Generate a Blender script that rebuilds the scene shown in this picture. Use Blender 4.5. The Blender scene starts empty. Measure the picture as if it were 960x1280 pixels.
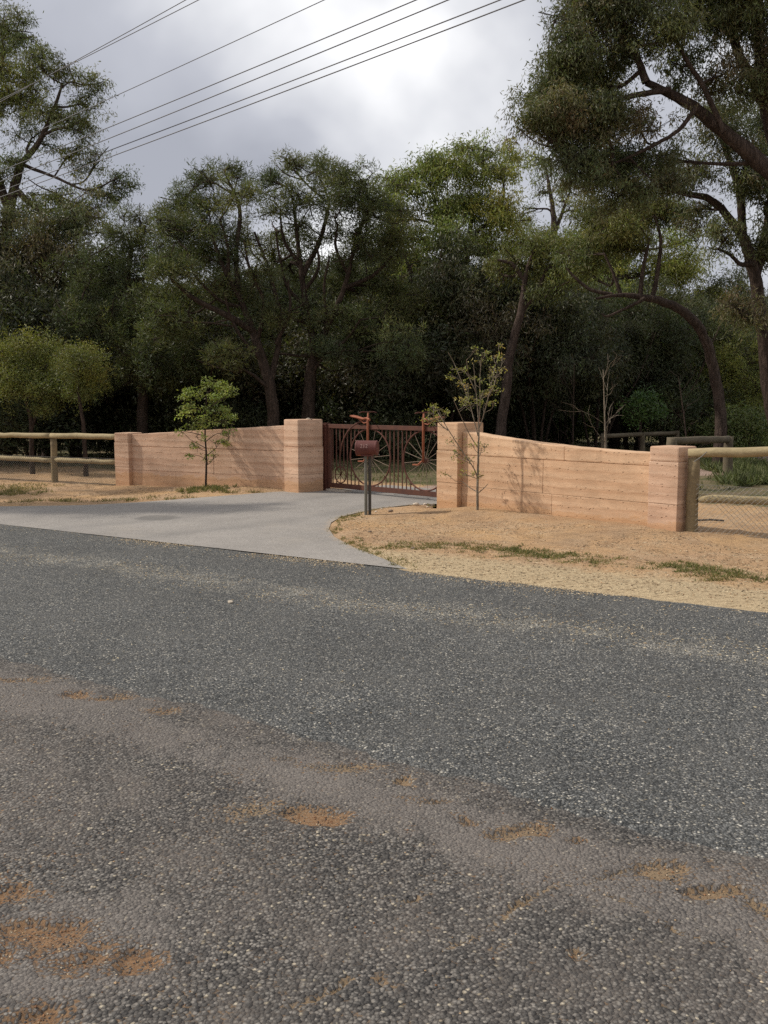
import bpy, bmesh, math
import numpy as np
from mathutils import Vector, Matrix

rng = np.random.default_rng(7)
SC = bpy.context.scene
COL = SC.collection

# ------------------------------------------------------------------ camera
F_PX, EYE, HORIZON = 1180.0, 1.65, 502.0
PITCH = math.atan((640.0 - HORIZON) / F_PX)
cam = bpy.data.cameras.new('camera'); cam_o = bpy.data.objects.new('camera', cam); COL.objects.link(cam_o)
cam.sensor_fit = 'VERTICAL'; cam.sensor_height = 36.0; cam.sensor_width = 27.0
cam.lens = 36.0 * F_PX / 1280.0
cam.clip_start = 0.05; cam.clip_end = 3000
cam_o.location = (0, 0, EYE); cam_o.rotation_euler = (math.pi / 2 - PITCH, 0, 0)
SC.camera = cam_o

# ------------------------------------------------------------------ light
SUN_EL = math.radians(43); SUN_H = Vector((-0.985, 0.17)).normalized()
to_sun = Vector((SUN_H.x * math.cos(SUN_EL), SUN_H.y * math.cos(SUN_EL), math.sin(SUN_EL)))
sun = bpy.data.lights.new('sun', 'SUN'); sun.energy = 3.3; sun.angle = math.radians(1.4); sun.color = (1.0, 0.93, 0.83)
sun_o = bpy.data.objects.new('sun', sun); COL.objects.link(sun_o)
sun_o.location = (-20, 5, 30); sun_o.rotation_euler = to_sun.to_track_quat('Z', 'Y').to_euler()

world = bpy.data.worlds.new('World'); SC.world = world; world.use_nodes = True
wn, wl = world.node_tree.nodes, world.node_tree.links
wn.clear()
def wnode(t, **kw):
    n = wn.new(t)
    for k, v in kw.items(): setattr(n, k, v)
    return n
w_out = wnode('ShaderNodeOutputWorld'); w_bg = wnode('ShaderNodeBackground'); w_bg.inputs['Strength'].default_value = 0.1
w_sky = wnode('ShaderNodeTexSky', sky_type='NISHITA', sun_disc=False, sun_elevation=SUN_EL, sun_rotation=math.atan2(SUN_H.x, SUN_H.y) % (2 * math.pi))
w_tc = wnode('ShaderNodeTexCoord'); w_sep = wnode('ShaderNodeSeparateXYZ'); wl.new(w_tc.outputs['Generated'], w_sep.inputs[0])
w_zc = wnode('ShaderNodeMath', operation='MAXIMUM'); wl.new(w_sep.outputs['Z'], w_zc.inputs[0]); w_zc.inputs[1].default_value = 0.0
w_za = wnode('ShaderNodeMath', operation='ADD'); wl.new(w_zc.outputs[0], w_za.inputs[0]); w_za.inputs[1].default_value = 0.55
w_div = wnode('ShaderNodeVectorMath', operation='DIVIDE'); w_cz = wnode('ShaderNodeCombineXYZ')
for i in range(3): wl.new(w_za.outputs[0], w_cz.inputs[i])
wl.new(w_tc.outputs['Generated'], w_div.inputs[0]); wl.new(w_cz.outputs[0], w_div.inputs[1])
w_map = wnode('ShaderNodeMapping'); wl.new(w_div.outputs[0], w_map.inputs['Vector'])
w_map.inputs['Location'].default_value = (0.3, 5.1, 0.0); w_map.inputs['Scale'].default_value = (1.0, 1.0, 0.25)
w_n = wnode('ShaderNodeTexNoise'); wl.new(w_map.outputs[0], w_n.inputs['Vector'])
w_n.inputs['Scale'].default_value = 2.3; w_n.inputs['Detail'].default_value = 5; w_n.inputs['Roughness'].default_value = 0.45; w_n.inputs['Distortion'].default_value = 0.25
w_r = wnode('ShaderNodeValToRGB'); wl.new(w_n.outputs['Fac'], w_r.inputs[0])
el = w_r.color_ramp.elements
el[0].position = 0.34; el[0].color = (0.39, 0.40, 0.45, 1); el[1].position = 0.68; el[1].color = (1.22, 1.21, 1.20, 1)
e = el.new(0.45); e.color = (0.51, 0.52, 0.57, 1); e = el.new(0.55); e.color = (0.78, 0.785, 0.81, 1)
w_s = wnode('ShaderNodeVectorMath', operation='SCALE'); wl.new(w_r.outputs['Color'], w_s.inputs[0]); w_s.inputs['Scale'].default_value = 9.3
w_mix = wnode('ShaderNodeMix', data_type='RGBA'); w_mix.inputs['Factor'].default_value = 0.93
wl.new(w_sky.outputs[0], w_mix.inputs[6]); wl.new(w_s.outputs[0], w_mix.inputs[7])
wl.new(w_mix.outputs[2], w_bg.inputs['Color']); wl.new(w_bg.outputs[0], w_out.inputs['Surface'])

SC.view_settings.view_transform = 'Standard'; SC.view_settings.look = 'None'
SC.view_settings.exposure = 0.25; SC.view_settings.gamma = 1.0; SC.view_settings.use_curve_mapping = False
SC.cycles.max_bounces = 6; SC.cycles.transparent_max_bounces = 8; SC.cycles.use_denoising = False; SC.cycles.sample_clamp_indirect = 4.0

# ------------------------------------------------------------------ helpers
def ray(px, py):
    v = Vector(((px - 480) / F_PX, -(py - 640) / F_PX, -1.0)); v.rotate(cam_o.rotation_euler); return v
def P(px, py, z=0.0):                       # photo pixel on a level plane
    v = ray(px, py); t = (z - EYE) / v.z; return Vector((v.x * t, v.y * t, z))
def D(px, py, Y):                           # photo pixel at a known distance
    v = ray(px, py); t = Y / v.y; return Vector((v.x * t, Y, EYE + v.z * t))
def sm(a, b, x):
    t = np.clip((np.asarray(x, float) - a) / (b - a), 0, 1); return t * t * (3 - 2 * t)
def hash2(ix, iy, seed):
    n = (ix.astype(np.int64) * 374761393 + iy.astype(np.int64) * 668265263 + seed * 1442695041) & 0xffffffff
    n = ((n ^ (n >> 13)) * 1274126177) & 0xffffffff
    n = (n ^ (n >> 16)) & 0xffffffff
    return n / 4294967295.0
def vnoise(x, y, seed=0):
    x = np.asarray(x, float); y = np.asarray(y, float)
    ix, iy = np.floor(x), np.floor(y); fx, fy = x - ix, y - iy
    fx = fx * fx * (3 - 2 * fx); fy = fy * fy * (3 - 2 * fy)
    a = hash2(ix, iy, seed); b = hash2(ix + 1, iy, seed); c = hash2(ix, iy + 1, seed); d = hash2(ix + 1, iy + 1, seed)
    return (a * (1 - fx) + b * fx) * (1 - fy) + (c * (1 - fx) + d * fx) * fy
def fbm(x, y, seed=0, octv=4):
    s, amp, tot = 0.0, 1.0, 0.0
    x = np.asarray(x, float); y = np.asarray(y, float)
    for k in range(octv):
        s = s + amp * vnoise(x * 2 ** k + 17.3 * k, y * 2 ** k - 9.1 * k, seed + k); tot += amp; amp *= 0.5
    return s / tot * 2 - 1

def np_mesh(name, verts, faces, mat=None, smooth=False, attrs=None):
    """verts (N,3); faces (M,k) all of one size."""
    verts = np.ascontiguousarray(verts, np.float32); faces = np.ascontiguousarray(faces, np.int32)
    me = bpy.data.meshes.new(name)
    me.vertices.add(len(verts)); me.vertices.foreach_set('co', verts.ravel())
    k = faces.shape[1]
    me.loops.add(faces.size); me.loops.foreach_set('vertex_index', faces.ravel())
    me.polygons.add(len(faces)); me.polygons.foreach_set('loop_start', np.arange(0, faces.size, k, dtype=np.int32))
    me.polygons.foreach_set('use_smooth', np.full(len(faces), smooth))
    me.update(calc_edges=True)
    if attrs:
        for an, av in attrs.items():
            av = np.asarray(av, np.float32)
            if av.ndim == 1:
                a = me.attributes.new(an, 'FLOAT', 'POINT'); a.data.foreach_set('value', av)
            else:
                a = me.attributes.new(an, 'FLOAT_COLOR', 'POINT')
                if av.shape[1] == 3: av = np.concatenate([av, np.ones((len(av), 1), np.float32)], 1)
                a.data.foreach_set('color', np.ascontiguousarray(av).ravel())
    if mat: me.materials.append(mat)
    return me
def link(name, me, parent=None):
    o = bpy.data.objects.new(name, me); COL.objects.link(o)
    if parent is not None: o.parent = parent
    return o
def tag(o, label=None, cat=None, group=None, kind=None):
    if label: o['label'] = label
    if cat: o['category'] = cat
    if group: o['group'] = group
    if kind: o['kind'] = kind
    return o
def empty(name, loc=(0, 0, 0), rz=0.0):
    o = bpy.data.objects.new(name, None); COL.objects.link(o); o.location = loc; o.rotation_euler = (0, 0, rz)
    o.empty_display_size = 0.2
    return o
class MB:
    """collects quads / triangles for one mesh"""
    def __init__(s): s.v = []; s.f = []; s.n = 0
    def add(s, v, f):
        s.v.append(np.asarray(v, float)); s.f += [tuple(i + s.n for i in q) for q in f]; s.n += len(v)
    def tube(s, pts, rad, sides=8, cap=True):
        v, f = tube_np(pts, rad, sides); n = len(pts)
        f = [tuple(q) for q in f]
        if cap: f += [tuple(range(sides))[::-1], tuple((n - 1) * sides + i for i in range(sides))]
        s.add(v, f)
    def box(s, a, b):
        x0, y0, z0 = a; x1, y1, z1 = b
        s.add([(x0, y0, z0), (x1, y0, z0), (x1, y1, z0), (x0, y1, z0), (x0, y0, z1), (x1, y0, z1), (x1, y1, z1), (x0, y1, z1)],
              [(3, 2, 1, 0), (4, 5, 6, 7), (0, 1, 5, 4), (1, 2, 6, 5), (2, 3, 7, 6), (3, 0, 4, 7)])
    def build(s, name, mat, parent=None, smooth=False, bevel=0.0):
        me = bpy.data.meshes.new(name)
        me.from_pydata(np.concatenate(s.v).tolist(), [], s.f); me.update()
        if bevel:
            bm = bmesh.new(); bm.from_mesh(me)
            bmesh.ops.recalc_face_normals(bm, faces=bm.faces)
            es = [e for e in bm.edges if len(e.link_faces) == 2 and e.calc_face_angle(0) > 0.5]
            bmesh.ops.bevel(bm, geom=es, offset=bevel, segments=2, profile=0.6, affect='EDGES', clamp_overlap=True)
            bm.to_mesh(me); bm.free()
        if smooth:
            me.polygons.foreach_set('use_smooth', np.full(len(me.polygons), True))
        me.materials.append(mat)
        return link(name, me, parent)
def frames(pts):
    pts = np.asarray(pts, float); t = np.gradient(pts, axis=0); t /= np.linalg.norm(t, axis=1)[:, None] + 1e-9
    u = np.zeros_like(t); ref = np.array([1.0, 0, 0]) if abs(t[0, 0]) < 0.8 else np.array([0, 1.0, 0])
    for i in range(len(t)):
        a = ref - t[i] * ref.dot(t[i]); a /= np.linalg.norm(a) + 1e-9; u[i] = a; ref = a
    return u, np.cross(t, u)
def tube_np(pts, rad, sides=8):
    pts = np.asarray(pts, float); n = len(pts); rad = np.broadcast_to(np.asarray(rad, float), (n,))
    u, w = frames(pts); ang = np.arange(sides) * 2 * math.pi / sides
    v = pts[:, None, :] + rad[:, None, None] * (u[:, None, :] * np.cos(ang)[None, :, None] + w[:, None, :] * np.sin(ang)[None, :, None])
    i = np.arange(n - 1)[:, None] * sides; j = np.arange(sides)[None, :]; j2 = (j + 1) % sides
    f = np.stack([i + j, i + j2, i + sides + j2, i + sides + j], -1).reshape(-1, 4)
    return v.reshape(-1, 3), f
def spline(pts, n):
    p = np.asarray(pts, float)
    if len(p) < 3:
        t = np.linspace(0, 1, n)[:, None]; return p[0] * (1 - t) + p[-1] * t
    q = np.vstack([2 * p[0] - p[1], p, 2 * p[-1] - p[-2]]); out = []
    ts = np.linspace(0, len(p) - 1 - 1e-6, n)
    for t in ts:
        k = int(t); f = t - k; a, b, c, d = q[k], q[k + 1], q[k + 2], q[k + 3]
        out.append(0.5 * ((2 * b) + (c - a) * f + (2 * a - 5 * b + 4 * c - d) * f * f + (3 * b - a - 3 * c + d) * f ** 3))
    return np.array(out)

# ------------------------------------------------------------------ materials
class NT:
    def __init__(s, name):
        s.m = bpy.data.materials.new(name); s.m.use_nodes = True
        s.n, s.l = s.m.node_tree.nodes, s.m.node_tree.links
        s.b = s.n['Principled BSDF']; s.co = s.n.new('ShaderNodeTexCoord').outputs['Object']
    def link(s, a, b): s.l.new(a, b)
    def val(s, inp, v):
        if hasattr(v, 'is_linked') or isinstance(v, bpy.types.NodeSocket): s.l.new(v, inp)
        else: inp.default_value = v
    def noise(s, scale, detail=4, rough=0.55, vec=None, dist=0.0, col=False):
        n = s.n.new('ShaderNodeTexNoise'); s.l.new(vec or s.co, n.inputs['Vector'])
        n.inputs['Scale'].default_value = scale; n.inputs['Detail'].default_value = detail
        n.inputs['Roughness'].default_value = rough; n.inputs['Distortion'].default_value = dist
        return n.outputs['Color' if col else 'Fac']
    def voro(s, scale, feature='F1', vec=None, rnd=1.0, dim='3D'):
        n = s.n.new('ShaderNodeTexVoronoi'); n.feature = feature; n.voronoi_dimensions = dim; s.l.new(vec or s.co, n.inputs['Vector'])
        n.inputs['Scale'].default_value = scale; n.inputs['Randomness'].default_value = rnd
        return n
    def ramp(s, fac, stops, interp='LINEAR'):
        n = s.n.new('ShaderNodeValToRGB'); s.l.new(fac, n.inputs[0]); r = n.color_ramp; r.interpolation = interp
        while len(r.elements) < len(stops): r.elements.new(0.5)
        for e, (p, c) in zip(r.elements, stops):
            e.position = p; e.color = (c, c, c, 1) if isinstance(c, (int, float)) else (*c, 1)
        return n.outputs['Color']
    def mix(s, fac, a, b, mode='MIX'):
        n = s.n.new('ShaderNodeMix'); n.data_type = 'RGBA'; n.blend_type = mode
        s.val(n.inputs[0], fac)
        for i, v in ((6, a), (7, b)):
            if isinstance(v, (tuple, list)): v = (*v[:3], 1)
            elif isinstance(v, (int, float)): v = (v, v, v, 1)
            s.val(n.inputs[i], v)
        return n.outputs[2]
    def math(s, op, a, b=0.0, clamp=False):
        n = s.n.new('ShaderNodeMath'); n.operation = op; n.use_clamp = clamp
        s.val(n.inputs[0], a); s.val(n.inputs[1], b); return n.outputs[0]
    def attr(s, name, color=False):
        n = s.n.new('ShaderNodeAttribute'); n.attribute_name = name; return n.outputs['Color' if color else 'Fac']
    def mapping(s, scale=(1, 1, 1), rot=(0, 0, 0), loc=(0, 0, 0)):
        n = s.n.new('ShaderNodeMapping'); s.l.new(s.co, n.inputs['Vector'])
        n.inputs['Scale'].default_value = scale; n.inputs['Rotation'].default_value = rot; n.inputs['Location'].default_value = loc
        return n.outputs[0]
    def sep(s, vec=None):
        n = s.n.new('ShaderNodeSeparateXYZ'); s.l.new(vec or s.co, n.inputs[0]); return n.outputs
    def bump(s, h, strength=0.5, dist=0.01):
        n = s.n.new('ShaderNodeBump'); n.inputs['Strength'].default_value = strength; n.inputs['Distance'].default_value = dist
        s.l.new(h, n.inputs['Height']); s.l.new(n.outputs[0], s.b.inputs['Normal'])
    def done(s, color, rough=0.8, spec=0.3, metal=0.0):
        if isinstance(color, tuple): s.b.inputs['Base Color'].default_value = (*color, 1)
        else: s.l.new(color, s.b.inputs['Base Color'])
        s.val(s.b.inputs['Roughness'], rough); s.b.inputs['Specular IOR Level'].default_value = spec; s.b.inputs['Metallic'].default_value = metal
        return s.m

# road frame: e along the far edge, n across it (away from the camera)
RA, RB = P(0, 655), P(960, 765)
RE = (RB - RA).normalized(); RN = Vector((-RE.y, RE.x, 0))
R_ANG = math.atan2(RE.y, RE.x)
def road_s(x, y): return (np.asarray(x) - RA.x) * RN.x + (np.asarray(y) - RA.y) * RN.y
def road_t(x, y): return (np.asarray(x) - RA.x) * RE.x + (np.asarray(y) - RA.y) * RE.y
NA, NB = P(0, 820), P(960, 1082)
S_NEAR = 0.5 * (road_s(NA.x, NA.y) + road_s(NB.x, NB.y))
NEAR_SLOPE = (road_s(NB.x, NB.y) - road_s(NA.x, NA.y)) / (road_t(NB.x, NB.y) - road_t(NA.x, NA.y))
T_NA, S_NA = road_t(NA.x, NA.y), road_s(NA.x, NA.y)
def near_edge(t): return S_NA + NEAR_SLOPE * (np.clip(t, -6, 14) - T_NA)
LA, LB = P(0, 680), P(960, 838)
S_LINE = 0.5 * (road_s(LA.x, LA.y) + road_s(LB.x, LB.y))

def asphalt(name, scale, tones, pale, pale_at, gap, gap_amt, line=False, use_sand=False):
    k = NT(name)
    flat = k.mapping(scale=(1, 1, 0.3))
    wob = k.n.new('ShaderNodeVectorMath'); wob.operation = 'MULTIPLY_ADD'
    k.link(k.noise(scale * 0.8, 2, col=True), wob.inputs[0]); wob.inputs[1].default_value = (0.006, 0.006, 0); k.link(flat, wob.inputs[2])
    v1 = k.voro(scale, vec=wob.outputs[0]); v2 = k.voro(scale * 1.9, vec=wob.outputs[0])
    c = k.sep(v1.outputs['Color']); c2 = k.sep(v2.outputs['Color'])
    chip = k.ramp(c[0], [(0.0, tones[0]), (0.55, tones[1]), (1.0, tones[2])])
    big = k.noise(0.9, 5, 0.6); med = k.noise(7.0, 4, 0.65)
    # pale stones and flecks, unevenly spread
    thr = k.math('SUBTRACT', pale_at, k.math('MULTIPLY', k.math('SUBTRACT', med, 0.5), 0.16))
    if line:
        xy = k.n.new('ShaderNodeVectorMath'); xy.operation = 'DOT_PRODUCT'; k.link(k.co, xy.inputs[0]); xy.inputs[1].default_value = (RN.x, RN.y, 0)
        s = k.math('SUBTRACT', xy.outputs['Value'], RA.x * RN.x + RA.y * RN.y + S_LINE)
        s = k.math('ADD', s, k.math('MULTIPLY', k.math('SUBTRACT', k.noise(0.6, 3), 0.5), 0.7))
        g = k.math('SUBTRACT', 1.0, k.math('MULTIPLY', k.math('ABSOLUTE', s), 2.4), clamp=True)
        g = k.math('MULTIPLY', g, k.ramp(k.noise(3.0, 4, 0.7), [(0.4, 0), (0.62, 1)]))
        thr = k.math('SUBTRACT', thr, k.math('MULTIPLY', g, 0.36))
    pm = k.math('GREATER_THAN', c[1], thr)
    chip = k.mix(k.math('MULTIPLY', pm, 0.85), chip, k.ramp(c[2], [(0, pale[0]), (1, pale[1])]))
    pm2 = k.math('GREATER_THAN', c2[1], k.math('ADD', thr, 0.03))
    chip = k.mix(k.math('MULTIPLY', pm2, 0.6), chip, pale[0])
    edge = k.ramp(v1.outputs['Distance'], [(0.28, 0), (0.62, 1)])
    worn = k.ramp(k.noise(1.7, 6, 0.68), [(0.38, 0), (0.64, 1)])
    gapc = k.mix(worn, gap[0], gap[1])
    gm = k.math('MULTIPLY', edge, k.math('ADD', k.math('MULTIPLY', worn, gap_amt), 0.35), clamp=True)
    col = k.mix(gm, chip, gapc)
    fines = k.math('MULTIPLY', worn, gap_amt * 0.75, clamp=True)
    col = k.mix(k.math('MULTIPLY', fines, k.ramp(med, [(0.4, 0), (0.62, 1)])), col, gap[1])
    col = k.mix(1.0, col, k.ramp(big, [(0.3, 0.86), (0.7, 1.12)]), 'MULTIPLY')
    h = k.math('SUBTRACT', 1.0, k.math('POWER', k.math('MULTIPLY', v1.outputs['Distance'], 1.1), 2.0))
    h = k.math('MULTIPLY', h, k.math('SUBTRACT', 1.0, k.math('MULTIPLY', fines, 0.7)))
    h = k.math('ADD', h, k.math('MULTIPLY', c[2], 0.6))
    h = k.math('ADD', h, k.math('MULTIPLY', k.noise(scale * 3, 3), 0.25))
    if use_sand:
        sa = k.attr('sand')
        sm_ = k.math('ADD', k.math('MULTIPLY', sa, 1.25), k.math('MULTIPLY', k.math('SUBTRACT', k.noise(24, 7, 0.8), 0.5), 1.7))
        sm_ = k.math('ADD', sm_, k.math('MULTIPLY', k.math('SUBTRACT', v1.outputs['Distance'], 0.45), 1.0))
        sm_ = k.ramp(sm_, [(0.55, 0), (0.85, 0.95)])
        sc_ = k.mix(k.ramp(k.noise(45, 6, 0.8), [(0.36, 0), (0.64, 1)]), (0.155, 0.075, 0.034), (0.31, 0.17, 0.08))
        sc_ = k.mix(k.ramp(k.voro(75).outputs['Distance'], [(0.2, 0.9), (0.42, 0)]), sc_, k.mix(k.noise(50, 2), (0.14, 0.075, 0.04), (0.36, 0.28, 0.19)))
        so = k.attr('pale'); sc_ = k.mix(so, sc_, k.mix(k.noise(60, 4, 0.75), (0.15, 0.11, 0.07), (0.37, 0.28, 0.17)))
        col = k.mix(sm_, col, sc_)
        gs = k.attr('smear')
        gs2 = k.ramp(k.math('ADD', gs, k.math('MULTIPLY', k.math('SUBTRACT', k.noise(9, 6, 0.7), 0.5), 0.9)), [(0.42, 0), (0.62, 1)])
        gcol = k.mix(k.noise(30, 4, 0.7), (0.135, 0.118, 0.106), (0.26, 0.23, 0.205))
        col = k.mix(k.math('MULTIPLY', k.math('MULTIPLY', k.math('MULTIPLY', gs2, 0.5), k.ramp(v1.outputs['Distance'], [(0.1, 0.45), (0.5, 1)])), k.math('SUBTRACT', 1.0, sm_)), col, gcol)
        h = k.math('ADD', h, k.math('MULTIPLY', gs2, k.math('MULTIPLY', k.noise(38, 5, 0.75), 0.9)))
        h = k.mix(sm_, h, k.math('MULTIPLY', k.noise(70, 6, 0.8), 1.3))
    k.bump(h, 1.0, 0.009 if use_sand else 0.0085)
    return k.done(col, 0.82, 0.25)

M = {}
M['road'] = asphalt('road_chip_seal', 92, ((0.031, 0.033, 0.033), (0.086, 0.089, 0.088), (0.205, 0.205, 0.196)), ((0.34, 0.31, 0.25), (0.58, 0.55, 0.48)), 0.93,
                    ((0.022, 0.022, 0.022), (0.085, 0.082, 0.076)), 0.35, line=True)
M['shoulder'] = asphalt('worn_chip_seal', 84, ((0.033, 0.031, 0.030), (0.094, 0.088, 0.081), (0.235, 0.215, 0.19)), ((0.30, 0.25, 0.17), (0.48, 0.42, 0.32)), 0.972,
                        ((0.026, 0.023, 0.021), (0.125, 0.108, 0.094)), 0.55, use_sand=True)

k = NT('driveway_asphalt')
v = k.voro(150); c = k.sep(v.outputs['Color'])
col = k.ramp(c[0], [(0, (0.185, 0.170, 0.153)), (0.6, (0.25, 0.231, 0.21)), (1, (0.335, 0.31, 0.285))])
col = k.mix(1.0, col, k.ramp(k.noise(0.7, 6, 0.62), [(0.3, 0.88), (0.7, 1.10)]), 'MULTIPLY')
col = k.mix(1.0, col, k.ramp(k.noise(5, 5, 0.7), [(0.3, 0.93), (0.7, 1.06)]), 'MULTIPLY')
sp = P(196, 648); dd = k.n.new('ShaderNodeVectorMath'); dd.operation = 'DISTANCE'
mp = k.n.new('ShaderNodeMapping'); k.link(k.co, mp.inputs[0]); mp.inputs['Location'].default_value = (-sp.x, -sp.y, 0)
k.link(mp.outputs[0], dd.inputs[0]); dd.inputs[1].default_value = (0, 0, 0)
st = k.ramp(k.math('ADD', dd.outputs['Value'], k.math('MULTIPLY', k.noise(6, 4), 0.25)), [(0.36, 1), (0.50, 0)])
col = k.mix(k.math('MULTIPLY', st, 0.55), col, (0.07, 0.068, 0.066))
col = k.mix(k.math('MULTIPLY', k.math('MULTIPLY', k.attr('track'), 0.42), k.ramp(k.noise(2.5, 5, 0.7), [(0.3, 0.2), (0.65, 1)])), col, (0.12, 0.115, 0.11))
col = k.mix(k.ramp(k.noise(1.1, 7, 0.75), [(0.52, 0), (0.7, 0.28)]), col, (0.33, 0.29, 0.24))
# sand washed over the edges
col = k.mix(k.ramp(k.math('ADD', k.attr('edge'), k.math('MULTIPLY', k.math('SUBTRACT', k.noise(8, 5, 0.7), 0.5), 0.8)), [(0.45, 0), (0.8, 0.7)]), col, (0.40, 0.29, 0.18))
k.bump(k.math('ADD', v.outputs['Distance'], k.noise(200, 2)), 0.5, 0.003)
M['driveway'] = k.done(col, 0.85, 0.25)

k = NT('sandy_ground')
n1 = k.noise(0.5, 6, 0.65); n2 = k.noise(4.0, 6, 0.7); n3 = k.noise(30, 5, 0.7)
sand = k.mix(k.ramp(n1, [(0.36, 0), (0.62, 1)]), (0.37, 0.24, 0.145), (0.50, 0.315, 0.155)); sand = k.mix(k.ramp(k.noise(1.6, 6, 0.7), [(0.45, 0), (0.65, 0.8)]), sand, (0.46, 0.335, 0.215)); sand = k.mix(k.ramp(k.noise(0.9, 7, 0.75, vec=k.mapping(loc=(5, 3, 0))), [(0.5, 0), (0.66, 0.75)]), sand, (0.27, 0.175, 0.105))
sand = k.mix(k.ramp(n2, [(0.35, 0), (0.7, 0.55)]), sand, (0.33, 0.225, 0.14))
pale = k.attr('pale'); pm = k.ramp(k.math('ADD', pale, k.math('MULTIPLY', k.math('SUBTRACT', n2, 0.5), 0.9)), [(0.35, 0), (0.7, 1)])
palec = k.mix(n3, (0.35, 0.26, 0.155), (0.52, 0.415, 0.265))
col = k.mix(pm, sand, palec)
col = k.mix(1.0, col, k.ramp(n3, [(0.3, 0.78), (0.68, 1.14)]), 'MULTIPLY')
st = k.noise(1.0, 5, 0.75, vec=k.mapping(scale=(5, 22, 5), rot=(0, 0, R_ANG)))
col = k.mix(k.ramp(st, [(0.52, 0), (0.66, 0.7)]), col, (0.20, 0.13, 0.075))
gr = k.attr('grass'); gm = k.ramp(k.math('ADD', gr, k.math('MULTIPLY', k.math('SUBTRACT', n2, 0.5), 1.0)), [(0.4, 0), (0.65, 1)])
gcol = k.mix(n3, (0.055, 0.06, 0.025), (0.13, 0.125, 0.06)); gcol = k.mix(k.ramp(k.noise(1.3, 5, 0.7), [(0.42, 0), (0.66, 1)]), gcol, (0.20, 0.15, 0.095))
col = k.mix(gm, col, gcol)
dr = k.attr('drive'); col = k.mix(k.ramp(dr, [(0.3, 0), (0.7, 1)]), col, k.mix(n3, (0.27, 0.19, 0.15), (0.36, 0.27, 0.22)))
peb = k.voro(70); pb = k.ramp(peb.outputs['Distance'], [(0.12, 1), (0.3, 0)])
h = k.math('ADD', k.math('MULTIPLY', n3, 1.0), k.math('MULTIPLY', k.noise(110, 4, 0.7), 0.5)); h = k.math('ADD', h, k.math('MULTIPLY', n2, 1.5)); h = k.math('ADD', h, k.math('MULTIPLY', pb, 0.3))
k.bump(h, 0.9, 0.02)
M['sand'] = k.done(col, 0.95, 0.1)

def earth(name, base, lite, dark):
    k = NT(name)
    pos = k.n.new('ShaderNodeNewGeometry').outputs['Position']
    mp = k.n.new('ShaderNodeMapping'); k.link(pos, mp.inputs[0]); mp.inputs['Scale'].default_value = (0.55, 0.55, 9.5)
    ds = k.n.new('ShaderNodeMapping'); k.link(pos, ds.inputs[0]); ds.inputs['Scale'].default_value = (3.0, 3.0, 9.0)
    bands = k.noise(1.0, 5, 0.6, vec=mp.outputs[0], dist=0.35)
    w = k.n.new('ShaderNodeTexWave'); w.wave_type = 'BANDS'; w.bands_direction = 'Z'; w.wave_profile = 'SAW'
    k.link(pos, w.inputs['Vector']); w.inputs['Scale'].default_value = 2.55; w.inputs['Distortion'].default_value = 2.6; w.inputs['Detail'].default_value = 3; w.inputs['Detail Scale'].default_value = 0.9
    col = k.mix(k.ramp(bands, [(0.32, 0), (0.66, 1)]), dark, lite)
    col = k.mix(0.42, col, base)
    col = k.mix(k.ramp(w.outputs['Fac'], [(0.0, 0.42), (0.22, 0.0), (0.7, 0.0), (1.0, 0.34)]), col, dark)
    col = k.mix(k.ramp(w.outputs['Fac'], [(0.15, 0), (0.35, 0.38), (0.6, 0.0)]), col, lite)
    blot = k.noise(1.0, 6, 0.7, vec=ds.outputs[0])
    col = k.mix(1.0, col, k.ramp(blot, [(0.28, 0.84), (0.72, 1.12)]), 'MULTIPLY')
    fine = k.noise(120, 4, 0.75, vec=pos)
    col = k.mix(1.0, col, k.ramp(fine, [(0.3, 0.86), (0.7, 1.1)]), 'MULTIPLY')
    # gravel pockets along the foot of each rammed layer
    ps = k.n.new('ShaderNodeMapping'); k.link(pos, ps.inputs[0]); ps.inputs['Scale'].default_value = (1, 1, 1.5)
    vo = k.voro(21, vec=ps.outputs[0]); vc = k.sep(vo.outputs['Color'])
    layer = k.ramp(w.outputs['Fac'], [(0.0, 1), (0.22, 0.9), (0.4, 0)])
    pit = k.math('MULTIPLY', k.ramp(vo.outputs['Distance'], [(0.16, 1), (0.30, 0)]), k.math('GREATER_THAN', vc[0], 0.45))
    pit = k.math('MULTIPLY', pit, layer)
    col = k.mix(k.math('MULTIPLY', pit, 0.55), col, (0.16, 0.09, 0.06))
    zz = k.sep(pos)[2]; spl = k.ramp(k.math('ADD', zz, k.math('MULTIPLY', blot, -0.35)), [(-0.06, 0.6), (0.03, 0)]); col = k.mix(spl, col, (0.44, 0.25, 0.125))
    big = k.noise(1.3, 5, 0.65, vec=pos); col = k.mix(1.0, col, k.ramp(big, [(0.3, 0.86), (0.7, 1.1)]), 'MULTIPLY')
    h = k.math('SUBTRACT', k.math('ADD', k.math('MULTIPLY', fine, 0.35), k.math('MULTIPLY', blot, 0.9)), k.math('MULTIPLY', pit, 0.9))
    h = k.math('SUBTRACT', h, k.math('MULTIPLY', k.ramp(w.outputs['Fac'], [(0.0, 1), (0.12, 0)]), 0.10))
    k.bump(h, 0.7, 0.012)
    return k.done(col, 0.95, 0.1)
M['earth'] = earth('rammed_earth_tan', (0.53, 0.345, 0.215), (0.61, 0.425, 0.28), (0.43, 0.255, 0.15))
M['earth_pink'] = earth('rammed_earth_pink', (0.53, 0.345, 0.235), (0.61, 0.435, 0.315), (0.43, 0.26, 0.17))

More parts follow.
